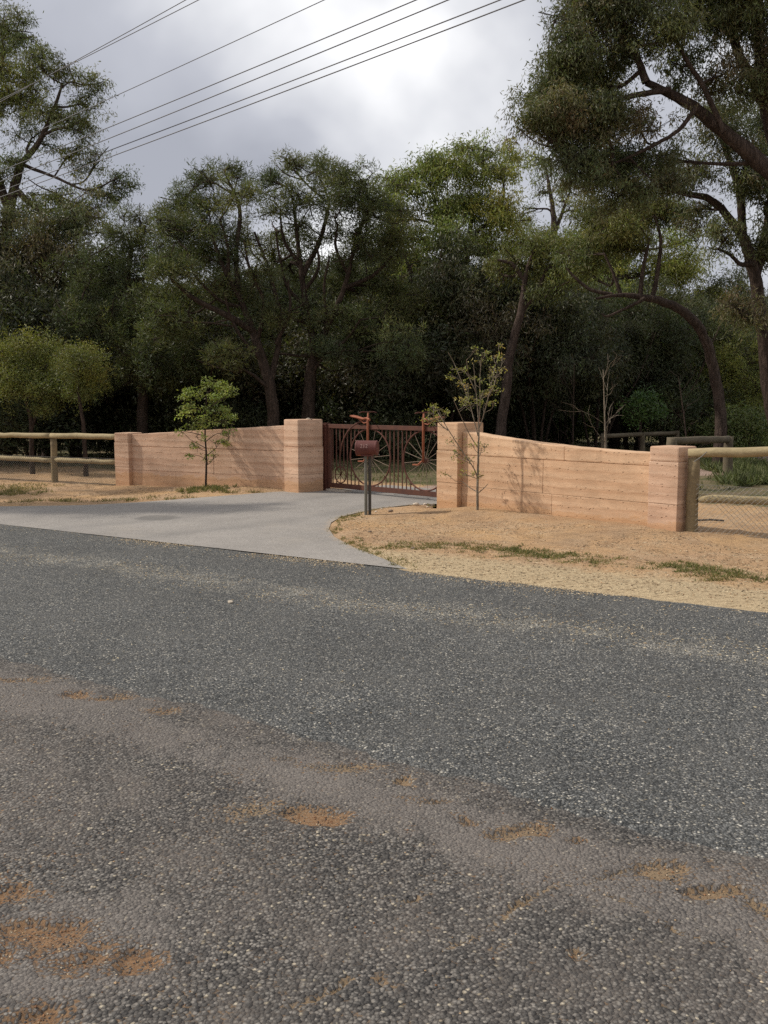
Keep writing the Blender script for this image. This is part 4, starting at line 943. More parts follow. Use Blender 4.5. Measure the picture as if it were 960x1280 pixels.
tE = [px_trunk([(385, 570), (386, 490), (392, 430), (382, 380), (374, 320), (368, 265)], 25, [0.20, 0.165, 0.13, 0.09, 0.06, 0.035]),
      px_trunk([(390, 445), (418, 390), (436, 340), (445, 290)], 25, [0.10, 0.075, 0.055, 0.035], False, [0, -.3, -.5, -.5]), px_trunk([(378, 345), (400, 300), (412, 255)], 25, [0.08, 0.06, 0.04], False, [0, .3, .4]), px_trunk([(430, 360), (465, 345), (490, 320)], 25, [0.07, 0.05, 0.03], False)]
for l_, dy_ in (([(392, 430), (408, 405), (405, 360), (412, 320)], -.7), ([(384, 385), (360, 360), (350, 325), (345, 290)], -.5), ([(436, 345), (420, 310), (422, 280)], -.4), ([(388, 470), (405, 445), (432, 425), (450, 400)], -.8), ([(374, 330), (355, 300), (350, 265)], -.2), ([(380, 365), (398, 335), (395, 300)], -.3), ([(445, 300), (455, 270), (450, 245)], -.2)):
    tE.append(px_trunk(l_, 25, list(np.linspace(0.055, 0.022, len(l_))), False, [dy_ * i / (len(l_) - 1) for i in range(len(l_))]))
tree('banksia_tree', 'upright round topped banksia whose forked trunk stands behind the gate post', 'tree', base_of(tE[0]), tE,
     px_clumps([(340, 225, 20, 18), (362, 206, 22, 15), (392, 212, 22, 16), (424, 218, 24, 18), (452, 228, 24, 22), (348, 258, 24, 18), (388, 250, 28, 20), (430, 256, 28, 22), (466, 262, 26, 28), (345, 292, 20, 14, .7), (405, 296, 28, 18, .8), (450, 305, 30, 26), (488, 300, 24, 34), (362, 340, 24, 20, .6), (425, 350, 34, 26), (472, 355, 34, 34), (400, 400, 28, 20, .6), (450, 410, 36, 30), (490, 400, 26, 32), (350, 390, 24, 20, .6), (330, 440, 24, 18, .7), (420, 440, 30, 22, .8), (470, 450, 34, 24), (500, 440, 28, 28), (375, 280, 20, 14, .7), (340, 320, 20, 18, .7)], 25, 125, 0.85, 5, 1.3), 'banksia', BANK, 15, 'bark_dark', wood_r=0.055, twig_r=0.013)
# broad gum with yellow-green crown
tF = [px_trunk([(580, 560), (579, 480), (573, 410), (570, 365), (582, 325), (590, 270)], 28, [0.24, 0.21, 0.18, 0.16, 0.11, 0.06]), px_trunk([(573, 402), (588, 398), (592, 365), (600, 340)], 28, [0.11, 0.1, 0.09, 0.06], False, [0, -.4, -.5, -.5]),
      px_trunk([(571, 372), (545, 368), (520, 352), (505, 320)], 28, [0.13, 0.11, 0.08, 0.05], False, [0, -.4, -.7, -.9]), px_trunk([(578, 335), (555, 290), (540, 240)], 28, [0.08, 0.06, 0.04], False), px_trunk([(586, 300), (625, 260), (630, 225)], 28, [0.07, 0.05, 0.03], False)]
tree('gum_tree', 'broad gum tree with a yellow green crown rising behind the sparse sapling', 'tree', base_of(tF[0]), tF,
     px_clumps([(592, 185, 26, 18), (565, 205, 30, 18), (600, 215, 30, 20), (530, 218, 30, 22), (630, 212, 22, 20), (500, 232, 26, 22), (505, 275, 30, 28), (548, 262, 34, 26), (592, 258, 36, 26), (634, 265, 26, 26), (478, 245, 22, 26, .8), (522, 315, 34, 26), (570, 305, 38, 26), (618, 308, 32, 26), (648, 305, 22, 24), (545, 345, 32, 18, .7), (600, 348, 30, 18, .8), (500, 350, 26, 22, .7)], 28, 100, 0.85, 6, 0.9), 'gum', YGUM, 16, wood_r=0.06, twig_r=0.014, scale=1.25)
tG = [px_trunk([(620, 578), (631, 500), (637, 445), (652, 385), (657, 345), (668, 310)], 24, [0.15, 0.13, 0.115, 0.095, 0.065, 0.035]), px_trunk([(652, 388), (668, 370), (684, 335)], 24, [0.08, 0.06, 0.04], False), px_trunk([(656, 350), (640, 330), (622, 325)], 24, [0.07, 0.05, 0.03], False)]
tree('gum_tree', 'slender gum with a bent reddish trunk rising behind the tan wing wall', 'tree', base_of(tG[0]), tG,
     px_clumps([(676, 310, 32, 22), (650, 332, 28, 18, .8), (708, 335, 32, 20), (690, 360, 28, 14, .7), (735, 318, 28, 22), (625, 340, 22, 16, .7)], 24, 105, 0.9, 7, 0.6), 'gum', GUM, 17, wood_r=0.05, twig_r=0.012, scale=1.1)
tH = [px_trunk([(694, 560), (694, 400), (693, 295), (690, 255), (684, 218)], 38, [0.2, 0.17, 0.13, 0.09, 0.05]), px_trunk([(693, 292), (704, 262), (713, 238)], 38, [0.09, 0.06, 0.04], False)]
tree('gum_tree', 'slim far gum with thin see through crown framed by sky', 'tree', base_of(tH[0]), tH,
     px_clumps([(672, 195, 16, 9, .7), (690, 218, 18, 12, .7), (708, 232, 14, 12, .7), (676, 240, 14, 11, .6), (700, 250, 14, 9, .5), (664, 262, 12, 10, .6), (715, 262, 14, 12, .6), (690, 300, 26, 16), (720, 300, 24, 18)], 38, 110, 0.9, 8, 0.6), 'gum', GUM, 18, wood_r=0.05, twig_r=0.016, scale=1.3)
# leaning gum
tI = [px_trunk([(897, 590), (901, 530), (896, 480), (882, 425), (862, 396), (832, 378), (800, 371), (772, 369), (746, 373)], 22.5, [0.165, 0.14, 0.128, 0.116, 0.108, 0.095, 0.07, 0.045, 0.028], True, [0, 0, 0, -.2, -.4, -.6, -.8, -.9, -1.0]),
      px_trunk([(815, 374), (822, 340), (826, 300), (818, 270)], 22, [0.065, 0.05, 0.04, 0.02], False), px_trunk([(800, 371), (804, 335), (812, 300)], 22, [0.06, 0.045, 0.03], False), px_trunk([(776, 369), (768, 345), (756, 318)], 21.8, [0.05, 0.035, 0.025], False),
      px_trunk([(765, 368), (738, 362), (718, 346), (708, 335)], 21.6, [0.05, 0.04, 0.03, 0.02], False), px_trunk([(806, 373), (785, 384), (760, 395), (752, 392)], 21.6, [0.05, 0.035, 0.025, 0.015], False)]
tree('gum_tree', 'leaning gum whose bare trunk arches over the weathered timber fence', 'tree', base_of(tI[0]), tI,
     px_clumps([(815, 262, 38, 22), (775, 280, 34, 24), (845, 262, 26, 20, .8), (755, 305, 28, 20), (790, 310, 30, 16, .7), (720, 318, 26, 18), (735, 340, 22, 12, .7), (740, 270, 28, 20)], 22.2, 120, 0.9, 9, 0.6), 'gum', GUM, 19, wood_r=0.04, twig_r=0.011)
# mid-distance round gum between the leaning gum and the slim gum
tJ = [px_trunk([(768, 560), (768, 430), (772, 350), (778, 290)], 33, [0.2, 0.17, 0.12, 0.06])]
tree('gum_tree', 'round green gum behind the arching bare trunk', 'tree', base_of(tJ[0]), tJ,
     px_clumps([(745, 290, 34, 28), (795, 285, 36, 30), (770, 330, 40, 30), (725, 345, 34, 28), (825, 335, 40, 34), (780, 385, 46, 32), (840, 395, 38, 34), (730, 395, 36, 30), (865, 335, 34, 28), (890, 375, 34, 28), (860, 300, 26, 20, .8)], 33, 85, 0.9, 10, 0.8), 'gum', YGUM[:3], 20, wood_r=0.06, twig_r=0.015, scale=1.4)
# big overhanging gum, trunk just outside the frame
tK = [px_trunk([(1085, 640), (1072, 480), (1040, 340), (990, 240), (955, 207), (905, 165), (862, 130), (808, 103)], 16.5, [0.26, 0.23, 0.19, 0.155, 0.14, 0.115, 0.09, 0.055]),
      px_trunk([(808, 103), (795, 70), (775, 45), (752, 8)], 16.4, [0.07, 0.055, 0.045, 0.03], False), px_trunk([(838, 112), (800, 118), (745, 130), (700, 138)], 16.3, [0.055, 0.045, 0.035, 0.022], False), px_trunk([(990, 240), (962, 150), (950, 70), (944, -30), (930, -90)], 16.8, [0.16, 0.12, 0.10, 0.08, 0.05], False),
      px_trunk([(958, 130), (925, 70), (905, 10), (890, -40)], 17, [0.09, 0.08, 0.06, 0.04], False), px_trunk([(905, 165), (880, 110), (850, 60), (830, 0)], 16.2, [0.05, 0.042, 0.034, 0.022], False), px_trunk([(870, 135), (845, 165), (800, 190), (765, 205)], 16.0, [0.04, 0.034, 0.028, 0.018], False)]
tree('gum_tree', 'large overhanging gum with reddish drooping foliage and a thick slanting limb', 'tree', base_of(tK[0]), tK,
     px_clumps([(706, 62, 30, 34), (735, 20, 36, 26), (690, 110, 32, 30), (668, 150, 20, 22), (704, 158, 34, 30), (740, 95, 34, 34), (750, 150, 36, 28), (715, 200, 26, 24), (748, 205, 30, 26), (780, 55, 34, 28, .7), (790, 10, 34, 24, .8), (795, 150, 32, 20, .55), (790, 205, 34, 24), (780, 245, 26, 18, .8), (840, 35, 34, 26, .8), (850, 85, 32, 22, .45), (895, 25, 34, 26, .75), (900, 95, 32, 24, .45), (938, 35, 28, 30, .6), (930, 115, 26, 22, .4), (842, 200, 26, 16, .6), (830, 235, 26, 16, .6), (760, -30, 60, 34), (860, -30, 60, 34), (950, -30, 50, 36), (985, 90, 40, 60)], 16.4, 150, 0.95, 11, 0.8),
     'gum', GUM_DK, 21, wood_r=0.045, twig_r=0.009, scale=0.85, shell=0.5)
tL_ = [px_trunk([(982, 610), (964, 500), (952, 410), (942, 338), (928, 296), (900, 258)], 20, [0.17, 0.15, 0.135, 0.12, 0.10, 0.08]), px_trunk([(900, 258), (882, 247), (848, 238), (828, 212), (820, 200)], 20, [0.08, 0.07, 0.05, 0.035, 0.02], False), px_trunk([(928, 296), (925, 240), (905, 180), (895, 140)], 20.2, [0.10, 0.08, 0.06, 0.04], False),
       px_trunk([(944, 345), (960, 280), (965, 210)], 20.2, [0.12, 0.09, 0.06], False), px_trunk([(940, 330), (925, 330), (912, 318), (895, 310)], 19.8, [0.06, 0.045, 0.035, 0.02], False)]
tree('gum_tree', 'dark trunked gum standing beside the leaning gum at the yard track', 'tree', base_of(tL_[0]), tL_,
     px_clumps([(865, 222, 28, 20, .8), (835, 208, 20, 14, .7), (898, 160, 34, 28), (930, 210, 30, 28, .8), (960, 250, 30, 34), (905, 300, 26, 20, .7), (955, 320, 24, 24, .7), (925, 385, 20, 24, .7), (880, 262, 24, 14, .6), (965, 160, 34, 34)], 20, 115, 0.9, 12, 0.7), 'gum', GUM_DK, 22, 'bark_dark', wood_r=0.05, twig_r=0.011)
# wattles
tM = [px_trunk([(40, 575), (38, 520), (25, 480), (20, 450)], 22.8, [0.06, 0.05, 0.04, 0.02]), px_trunk([(40, 535), (52, 490), (58, 455)], 22.8, [0.04, 0.03, 0.02], False)]
tree('wattle_bush', 'broad yellow green wattle bush growing behind the log fence', 'bush', base_of(tM[0]), tM, px_clumps([(40, 430, 24, 16), (12, 445, 26, 22), (50, 458, 28, 22), (15, 482, 28, 22), (52, 490, 24, 18), (-12, 470, 24, 34), (30, 465, 26, 24)], 22.8, 165, 0.9, 13, 0.4), 'wattle', YEL, 23, 'bark_dark', wood_r=0.025, twig_r=0.007)
tN = [px_trunk([(107, 575), (104, 530), (98, 490), (98, 455)], 22.2, [0.055, 0.045, 0.035, 0.02])]
tree('wattle_bush', 'smaller round wattle bush on a single dark stem next to the end pillar', 'bush', base_of(tN[0]), tN, px_clumps([(98, 440, 18, 14), (86, 462, 20, 18), (112, 466, 18, 18), (98, 488, 26, 14)], 22.2, 170, 0.9, 14, 0.3), 'wattle', YEL[1:], 24, 'bark_dark', wood_r=0.02, twig_r=0.007)
tO = [px_trunk([(935, 560), (934, 510), (930, 470)], 29, [0.08, 0.06, 0.03])]
tree('wattle_bush', 'golden green wattle bush beyond the yard beside the dark trunked gum', 'bush', base_of(tO[0]), tO, px_clumps([(915, 430, 26, 14), (940, 450, 24, 18), (912, 470, 24, 22), (945, 485, 26, 22), (925, 500, 28, 18), (900, 450, 20, 18)], 29, 120, 0.9, 15, 0.5), 'wattle', YEL, 25, 'bark_dark', wood_r=0.03, twig_r=0.009, scale=1.2)
# small bright shrub in the shade beyond the wing wall
tP = [px_trunk([(800, 562), (800, 530), (798, 505)], 25.5, [0.05, 0.04, 0.02])]
tree('young_tree', 'small fresh green young tree in the shade beyond the tan wall', 'tree', base_of(tP[0]), tP, px_clumps([(795, 497, 16, 8), (812, 505, 14, 8), (790, 515, 14, 8), (808, 520, 14, 8)], 25.5, 150, 0.9, 16, 0.2), 'shrub', [(0.07, 0.12, 0.03), (0.05, 0.09, 0.03)], 26, 'bark_dark', wood_r=0.015, twig_r=0.007)

# bare saplings in the yard
def bare(name, label, px, y0, y1, Y, seed, mat, lean=0, nb=9):
    g = np.random.default_rng(seed); t = px_trunk([(px, y0), (px + lean * 0.4, (y0 + y1) / 2), (px + lean, y1)], Y, [0.035, 0.025, 0.01])
    sp_ = spline(t[0], 16); parts = [tube_np(sp_, np.linspace(0.028, 0.008, 16), 6)]
    a, b = [], []
    for i in range(nb):
        k_ = g.integers(5, 15); d = g.normal(0, 1, 3); d[2] = abs(d[2]) + 0.8; d /= np.linalg.norm(d); L_ = g.uniform(0.3, 0.9); e = sp_[k_] + d * L_; a.append(sp_[k_]); b.append(e)
        for j in range(2): q = sp_[k_] * 0.5 + e * 0.5; d2 = d + g.normal(0, 0.5, 3); a.append(q + d * L_ * 0.3 * g.uniform(0, 1)); b.append(a[-1] + d2 * L_ * 0.4)
    parts.append(twigs_np(np.array(a), np.array(b), 0.007, 0.003, g)); v, f = join_np(parts); o = base_of(t)
    root = empty(name, o); tag(root, label, 'sapling', 'bare saplings in the yard'); link('trunk', np_mesh('trunk', v - np.array(o), f, M[mat], True), root); return root
bare('bare_sapling', 'pale leafless sapling standing close behind the tan wing wall', 757, 575, 462, 18, 31, 'bark_pale', -3, 9)
bare('bare_sapling', 'thin leafless sapling with a wide fork beyond the weathered timber fence', 860, 575, 470, 22, 32, 'bark', -12, 9)
bare('bare_sapling', 'thin leafless sapling in front of the dark thicket', 716, 570, 455, 24, 33, 'bark_dark', 2, 12)

# thicket of dark multi-stemmed bush trees: one prototype per kind, copied
def thicket_proto(seed, style, cols, h, w, low=0.42):
    g = np.random.default_rng(seed); tr = []
    for i in range(5):
        a = g.uniform(0, 6.28); d = g.uniform(0.5, 1.3) * w * 0.7
        tr.append((np.array([(0.12 * math.cos(a), 0.12 * math.sin(a), -0.15), (0.35 * d * math.cos(a), 0.35 * d * math.sin(a), h * 0.28), (0.7 * d * math.cos(a) , 0.7 * d * math.sin(a), h * 0.5), (d * math.cos(a + .3), d * math.sin(a + .3), h * 0.8)]), [0.045, 0.036, 0.026, 0.012]))
    cl = []
    for i in range(15):
        a = g.uniform(0, 6.28); d = g.uniform(0.1, 1.0) ** 0.6 * w; z = h * g.uniform(low, 0.93); k_ = 0.5 + 0.5 * (1 - abs(z / h - 0.6))
        cl.append(((d * math.cos(a) * k_, d * math.sin(a) * k_, z), (w * 0.45, w * 0.45, h * 0.15), 96))
    return tree_data(tr, cl, style, cols, seed, wood_r=0.03, twig_r=0.010, scale=1.3, bare=0.08)
protos = []
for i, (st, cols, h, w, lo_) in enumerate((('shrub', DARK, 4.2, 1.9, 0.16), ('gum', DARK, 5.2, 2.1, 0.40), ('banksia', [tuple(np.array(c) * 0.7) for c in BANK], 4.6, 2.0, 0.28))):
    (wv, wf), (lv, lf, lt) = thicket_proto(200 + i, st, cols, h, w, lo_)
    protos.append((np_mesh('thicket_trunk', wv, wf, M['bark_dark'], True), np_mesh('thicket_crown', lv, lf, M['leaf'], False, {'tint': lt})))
g = np.random.default_rng(5)
spots = [(672, 27, 1, .95), (705, 31, 1, 1.0), (745, 28, 1, .9), (790, 31, 1, 1.05), (835, 29, 2, 1.0), (868, 33, 1, 1.1), (640, 33, 0, 1.2), (600, 30, 0, 1.1), (550, 27, 1, 1.1), (515, 29, 2, 1.2), (470, 27, 0, 1.1), (430, 30, 1, 1.2), (395, 33, 0, 1.2), (340, 31, 2, 1.2), (300, 28, 0, 1.1), (262, 31, 1, 1.2), (215, 30, 0, 1.2), (150, 31, 2, 1.2), (95, 29, 0, 1.2), (40, 30, 1, 1.2), (0, 27, 0, 1.1), (-50, 26, 2, 1.1), (920, 36, 1, 1.2), (970, 34, 0, 1.1), (575, 36, 2, 1.35), (520, 37, 1, 1.35), (455, 38, 0, 1.4), (360, 38, 1, 1.35), (280, 38, 2, 1.4), (200, 37, 0, 1.4), (120, 38, 1, 1.4), (30, 37, 2, 1.4)]
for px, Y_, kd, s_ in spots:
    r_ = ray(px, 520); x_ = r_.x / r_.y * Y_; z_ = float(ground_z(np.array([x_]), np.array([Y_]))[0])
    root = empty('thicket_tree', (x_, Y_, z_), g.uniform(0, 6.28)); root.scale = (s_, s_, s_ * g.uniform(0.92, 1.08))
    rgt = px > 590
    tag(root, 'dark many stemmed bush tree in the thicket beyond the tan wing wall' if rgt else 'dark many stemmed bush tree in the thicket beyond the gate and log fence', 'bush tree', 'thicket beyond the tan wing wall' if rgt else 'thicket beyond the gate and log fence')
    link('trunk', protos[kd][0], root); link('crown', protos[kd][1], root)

(wv, wf), (lv, lf, lt) = tree_data([(np.array([(0, 0, -0.1), (0.1 * q, 0.1, 0.5), (0.35 * q, 0.2 * q, 1.0)]), [0.03, 0.02, 0.01]) for q in (-1, 1)], [((0.55 * math.cos(a_), 0.55 * math.sin(a_), 0.55 + 0.35 * (i_ % 3)), (0.5, 0.5, 0.32), 60) for i_, a_ in enumerate(np.linspace(0, 5.4, 7))], 'shrub', GREEN, 260, wood_r=0.015, twig_r=0.006)
sh_w = np_mesh('shrub_stem', wv, wf, M['bark_dark'], True); sh_l = np_mesh('shrub_crown', lv, lf, M['leaf'], False, {'tint': lt})
for px, Y_, s_ in ((868, 30, 1.1), (890, 33, 1.2), (840, 34, 1.2), (925, 27, .9), (952, 30, 1.1), (780, 36, 1.2), (745, 37, 1.2), (700, 34, 1.1), (665, 35, 1.2), (905, 39, 1.3)):
    r_ = ray(px, 520); x_ = r_.x / r_.y * Y_; root = empty('green_shrub', (x_, Y_, float(ground_z(np.array([x_]), np.array([Y_]))[0])), g.uniform(0, 6.28)); root.scale = (s_, s_, s_ * g.uniform(0.8, 1.1))
    tag(root, 'low fresh green shrub on the yard grass beyond the tan wing wall', 'shrub', 'low green shrubs in the yard'); link('stem', sh_w, root); link('crown', sh_l, root)

# far woodland: one uncountable mass closing the view
g = np.random.default_rng(77); nb = 150
bx_ = g.uniform(-48, 48, nb); by_ = g.uniform(44, 74, nb) + 0.0; bz_ = g.uniform(1.4, 7.5, nb) * (0.75 + 0.006 * by_)
an, ti = [], []
for i in range(nb):
    n = 32; v = g.normal(size=(n, 3)); v /= np.linalg.norm(v, axis=1)[:, None]; an.append(np.array([bx_[i], by_[i], bz_[i]]) + v * g.uniform(0.3, 1, (n, 1)) * np.array([2.4, 2.4, 1.7]))
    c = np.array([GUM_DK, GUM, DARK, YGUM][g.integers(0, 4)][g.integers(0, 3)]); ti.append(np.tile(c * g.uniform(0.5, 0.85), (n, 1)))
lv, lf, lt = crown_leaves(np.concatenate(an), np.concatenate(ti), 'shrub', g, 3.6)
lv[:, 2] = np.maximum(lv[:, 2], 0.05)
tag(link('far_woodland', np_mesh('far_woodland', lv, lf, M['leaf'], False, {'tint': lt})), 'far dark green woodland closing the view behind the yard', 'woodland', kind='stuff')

# gum outside the view that shades the driveway and the log fence
gq = np.random.default_rng(9); bq = Vector((-14.3, 16.6, 0))
tr = [(np.array([(bq.x, bq.y, -0.2), (bq.x + .1, bq.y, 3), (bq.x, bq.y - .1, 6), (bq.x + .2, bq.y - .2, 8.6)]), [0.25, 0.2, 0.16, 0.08])]
cl = [((bq.x + dx_, bq.y + dy_, z_), (1.1, 0.6, 0.55), 150) for dx_, dy_, z_ in ((-1.0, -0.3, 8.2), (0.4, -0.7, 8.8), (1.5, -0.3, 8.0), (0.0, 0.3, 9.4), (2.4, -0.6, 8.6), (-1.8, 0.4, 9.0), (0.9, 0.5, 7.6), (-1.5, 2.6, 8.0), (0.5, 3.2, 8.5))]
tree('gum_tree', 'gum tree on the verge that throws soft shade over the driveway', 'tree', base_of(tr[0]), tr, cl, 'gum', GUM, 27, wood_r=0.07, twig_r=0.014, scale=1.1)

# planted saplings on the verge
def sapling_leafy():
    b0 = P(256.5, 611.0); Y_ = b0.y; zb = gz(b0)
    tr = [px_trunk([(256.5, 611), (258, 575), (256.5, 545), (257, 515), (259, 490)], Y_, [0.022, 0.018, 0.015, 0.012, 0.006])]
    lim = [((257, 560), (244, 553), (237, 549)), ((257.5, 570), (268, 562), (276, 553)), ((257, 552), (272, 542), (284, 546)), ((257, 545), (240, 541), (226, 538)), ((257, 535), (242, 526), (232, 520)), ((257, 530), (276, 526), (292, 523)), ((257, 520), (240, 505), (228, 498)), ((258, 512), (276, 500), (290, 490)), ((258, 505), (262, 490), (268, 478))]
    for a_, b_, c_2 in lim: tr.append(px_trunk([a_, b_, c_2], Y_, [0.009, 0.006, 0.003], False, [0, float(rng.normal(0, .15)), float(rng.normal(0, .28))]))
    cl = px_clumps([(268, 477, 13, 7), (283, 480, 9, 8), (292, 487, 7, 6), (258, 484, 10, 6), (240, 492, 12, 5), (228, 497, 6, 5), (262, 497, 16, 7), (280, 498, 10, 6), (245, 510, 14, 8), (232, 514, 7, 6), (268, 515, 14, 7), (284, 512, 7, 5), (256, 527, 14, 6, .8), (236, 533, 11, 4), (224, 538, 5, 3), (282, 525, 12, 5), (293, 522, 6, 4), (286, 544, 5, 9), (281, 552, 6, 5), (242, 556, 5, 8, .8), (236, 568, 6, 4, .8), (268, 570, 5, 4, .8), (257, 574, 4, 8, .7), (246, 545, 7, 4, .6), (270, 552, 7, 4, .6)], Y_, 190, 0.95, 41, 0.2)
    return tree('sapling', 'bushy bright green sapling planted before the pinkish wing wall', 'sapling', (b0.x, b0.y, zb), tr, cl, 'sapleaf', [(0.18, 0.22, 0.05), (0.22, 0.25, 0.06), (0.14, 0.18, 0.045)], 28, 'bark_dark', wood_r=0.006, twig_r=0.003)
STYLE['sapleaf'] = dict(L=(0.04, 0.07), W=(0.016, 0.026), sig=0.04, per=16, droop=0.1, radial=0.6, flat=0.4)
STYLE['sprig'] = dict(L=(0.028, 0.05), W=(0.013, 0.02), sig=0.026, per=8, droop=-0.2, radial=0.7, flat=0.6)
sapling_leafy()
def sapling_sparse():
    Y_ = R_SIDE.y - 0.72; px0 = 596.5; b0 = D(px0, 600, Y_); zb = gz(b0); b0.z = zb
    tr = [px_trunk([(597, 634), (597, 600), (598, 565), (598.5, 538), (597, 510), (594, 480), (592, 455)], Y_, [0.020, 0.017, 0.014, 0.012, 0.009, 0.006, 0.003])]
    lim = [[(597, 598), (592, 585), (575, 560), (556, 530), (547, 515), (540, 503)], [(597, 615), (588, 610), (578, 602)], [(598, 538), (604, 520), (612, 490), (618, 462), (624, 440)], [(598, 535), (600, 505), (600, 470), (603, 440)], [(597.5, 545), (590, 515), (580, 485), (568, 455), (560, 440)],
           [(598, 560), (588, 545), (576, 520), (567, 500)], [(611, 495), (618, 480), (622, 462)], [(595, 490), (586, 470), (583, 450)], [(597, 617), (605, 610), (610, 605)], [(552, 522), (545, 524), (535, 526)], [(560, 538), (550, 530), (538, 516)]]
    for l in lim: tr.append(px_trunk(l, Y_, list(np.linspace(0.0085, 0.0038, len(l))), False, [float(rng.normal(0, .05) * i) for i in range(len(l))]))
    sprigs = [(625, 430), (618, 445), (628, 447), (606, 440), (594, 437), (600, 452), (612, 462), (626, 462), (568, 462), (578, 462), (566, 470), (574, 478), (584, 482), (592, 472), (602, 475), (612, 470), (622, 468), (616, 482), (586, 494), (578, 498), (592, 498), (604, 492), (610, 492), (620, 488), (576, 502), (584, 502), (608, 503), (616, 504), (590, 505),
              (532, 522), (538, 526), (546, 523), (552, 522), (536, 515), (548, 512), (541, 508), (556, 517), (565, 552), (568, 565), (570, 570), (590, 555), (602, 560), (606, 556), (588, 575), (592, 592), (560, 593), (600, 595), (580, 592)]
    cl = px_clumps([(x_, y_, 5.5, 3.6, 6.5) for x_, y_ in sprigs], Y_, 12.5, 1.2, 42, 0.22)
    return tree('sapling', 'sparse sapling with yellowish sprigs standing against the tan wing wall', 'sapling', (b0.x, b0.y, zb), tr, cl, 'sprig', [(0.24, 0.25, 0.065), (0.28, 0.27, 0.075), (0.19, 0.21, 0.06), (0.30, 0.23, 0.075)], 29, 'bark_pale', wood_r=0.004, twig_r=0.0022)
sapling_sparse()

# ------------------------------------------------------------------ ground cover
def blades(name, label, xs, ys, hmin, hmax, cols, seed, w=0.008, lean=0.5, cat='grass', per=1):
    g = np.random.default_rng(seed); n = len(xs); zs = ground_z(xs, ys) - 0.005
    c = np.stack([xs, ys, zs], 1); d = g.normal(0, lean, (n, 3)); d[:, 2] = 1.0
    t = np.array(cols)[g.integers(0, len(cols), n)] * g.uniform(0.7, 1.3, (n, 1))
    v, f, t = leaves_np(c, d, g.uniform(hmin, hmax, n), g.uniform(0.6, 1.4, n) * w, t, g)
    return tag(link(name, np_mesh(name, v, f, M['grass'], False, {'tint': t})), label, cat, kind='stuff')
def patch(lst, seed):
    g = np.random.default_rng(seed); X_, Y_ = [], []
    for px, py, rx, ry, n in lst:
        c = P(px, py); ax = (P(px + rx, py) - c).length; ay = (P(px, py - ry) - P(px, py + ry)).length / 2
        k_ = max(3, n // 25); sx, sy = g.normal(0, 0.55, k_), g.normal(0, 0.55, k_); w_ = g.integers(0, k_, n)
        X_.append(c.x + (sx[w_] + g.normal(0, 0.10, n)) * ax); Y_.append(c.y + (sy[w_] + g.normal(0, 0.10, n)) * ay)
    return np.concatenate(X_), np.concatenate(Y_)
GRN = [(0.12, 0.135, 0.045), (0.15, 0.155, 0.055), (0.10, 0.115, 0.04), (0.23, 0.19, 0.09), (0.28, 0.22, 0.12)]
DRY = [(0.30, 0.23, 0.12), (0.24, 0.18, 0.09), (0.17, 0.15, 0.06), (0.36, 0.29, 0.16)]
x_, y_ = patch([(665, 694, 34, 5, 900), (640, 690, 26, 4, 400), (700, 698, 30, 4, 500), (870, 716, 42, 5, 900), (905, 722, 34, 5, 600), (840, 712, 26, 4, 400), (740, 708, 20, 3, 100), (946, 728, 20, 4, 250)], 301)
blades('verge_grass', 'low green grass patches in the sandy verge beside the road', x_, y_, 0.02, 0.06, GRN, 401, 0.007, 0.9)
x_, y_ = patch([(430, 650, 14, 4, 350), (446, 646, 12, 3, 250), (418, 664, 7, 5, 200), (432, 680, 14, 5, 250), (458, 690, 20, 5, 300), (520, 686, 50, 4, 900), (600, 688, 40, 4, 700), (680, 700, 60, 6, 600), (760, 706, 60, 6, 500), (880, 726, 60, 5, 500), (480, 704, 20, 4, 150), (556, 684, 40, 3, 350), (540, 634, 12, 2, 90)], 302)
blades('dry_grass', 'dry yellowish grass along the curved driveway edge by the mailbox', x_, y_, 0.02, 0.055, DRY + GRN[:2], 402, 0.007, 1.0)
x_, y_ = patch([(256, 612, 20, 3, 900), (275, 613, 16, 2.5, 400), (236, 614, 12, 2, 250), (588, 632, 8, 2.2, 150), (606, 636, 8, 2, 40)], 303)
blades('sapling_weeds', 'small weeds growing round the feet of the planted saplings', x_, y_, 0.03, 0.10, GRN, 403, 0.012, 0.8)
x_, y_ = patch([(20, 606, 40, 4, 1200), (60, 622, 50, 2, 300), (10, 612, 30, 3, 500), (110, 623, 60, 1.5, 250), (200, 621, 60, 1.2, 250), (300, 617.5, 40, 1.2, 200)], 304)
blades('fence_grass', 'straggly grass along the log fence and driveway edge', x_, y_, 0.03, 0.10, GRN + DRY, 404, 0.010, 0.8)
g = np.random.default_rng(6)
n = 26000; x_ = g.uniform(-16, 22, n); y_ = 17.5 + g.uniform(0, 1, n) ** 1.4 * 26
bk = y_ - (17.2 - 0.75 * np.clip(x_, -4, 9)); dd_ = np.full(n, 1e9)
for a, b in zip(dc[:-1:2], dc[2::2]): dd_ = np.minimum(dd_, seg_d(x_, y_, Vector(a), Vector(b)))
left_ok = (x_ > -5.5) | (y_ > 24)
kp = (bk > 1.6) & (dd_ > 1.6) & left_ok & (vnoise(x_ * 0.4, y_ * 0.4, 91) > 0.30); x_, y_ = x_[kp], y_[kp]
blades('yard_grass', 'rough green grass covering the yard under the trees', x_, y_, 0.05, 0.16, [(0.085, 0.105, 0.035), (0.11, 0.12, 0.045), (0.07, 0.09, 0.03), (0.16, 0.14, 0.06)], 405, 0.016, 0.7)
x_, y_ = patch([(905, 590, 22, 9, 1600), (935, 595, 24, 9, 1800), (950, 585, 20, 8, 1200), (885, 583, 14, 5, 500), (960, 605, 16, 5, 700), (925, 605, 22, 3, 700)], 305)
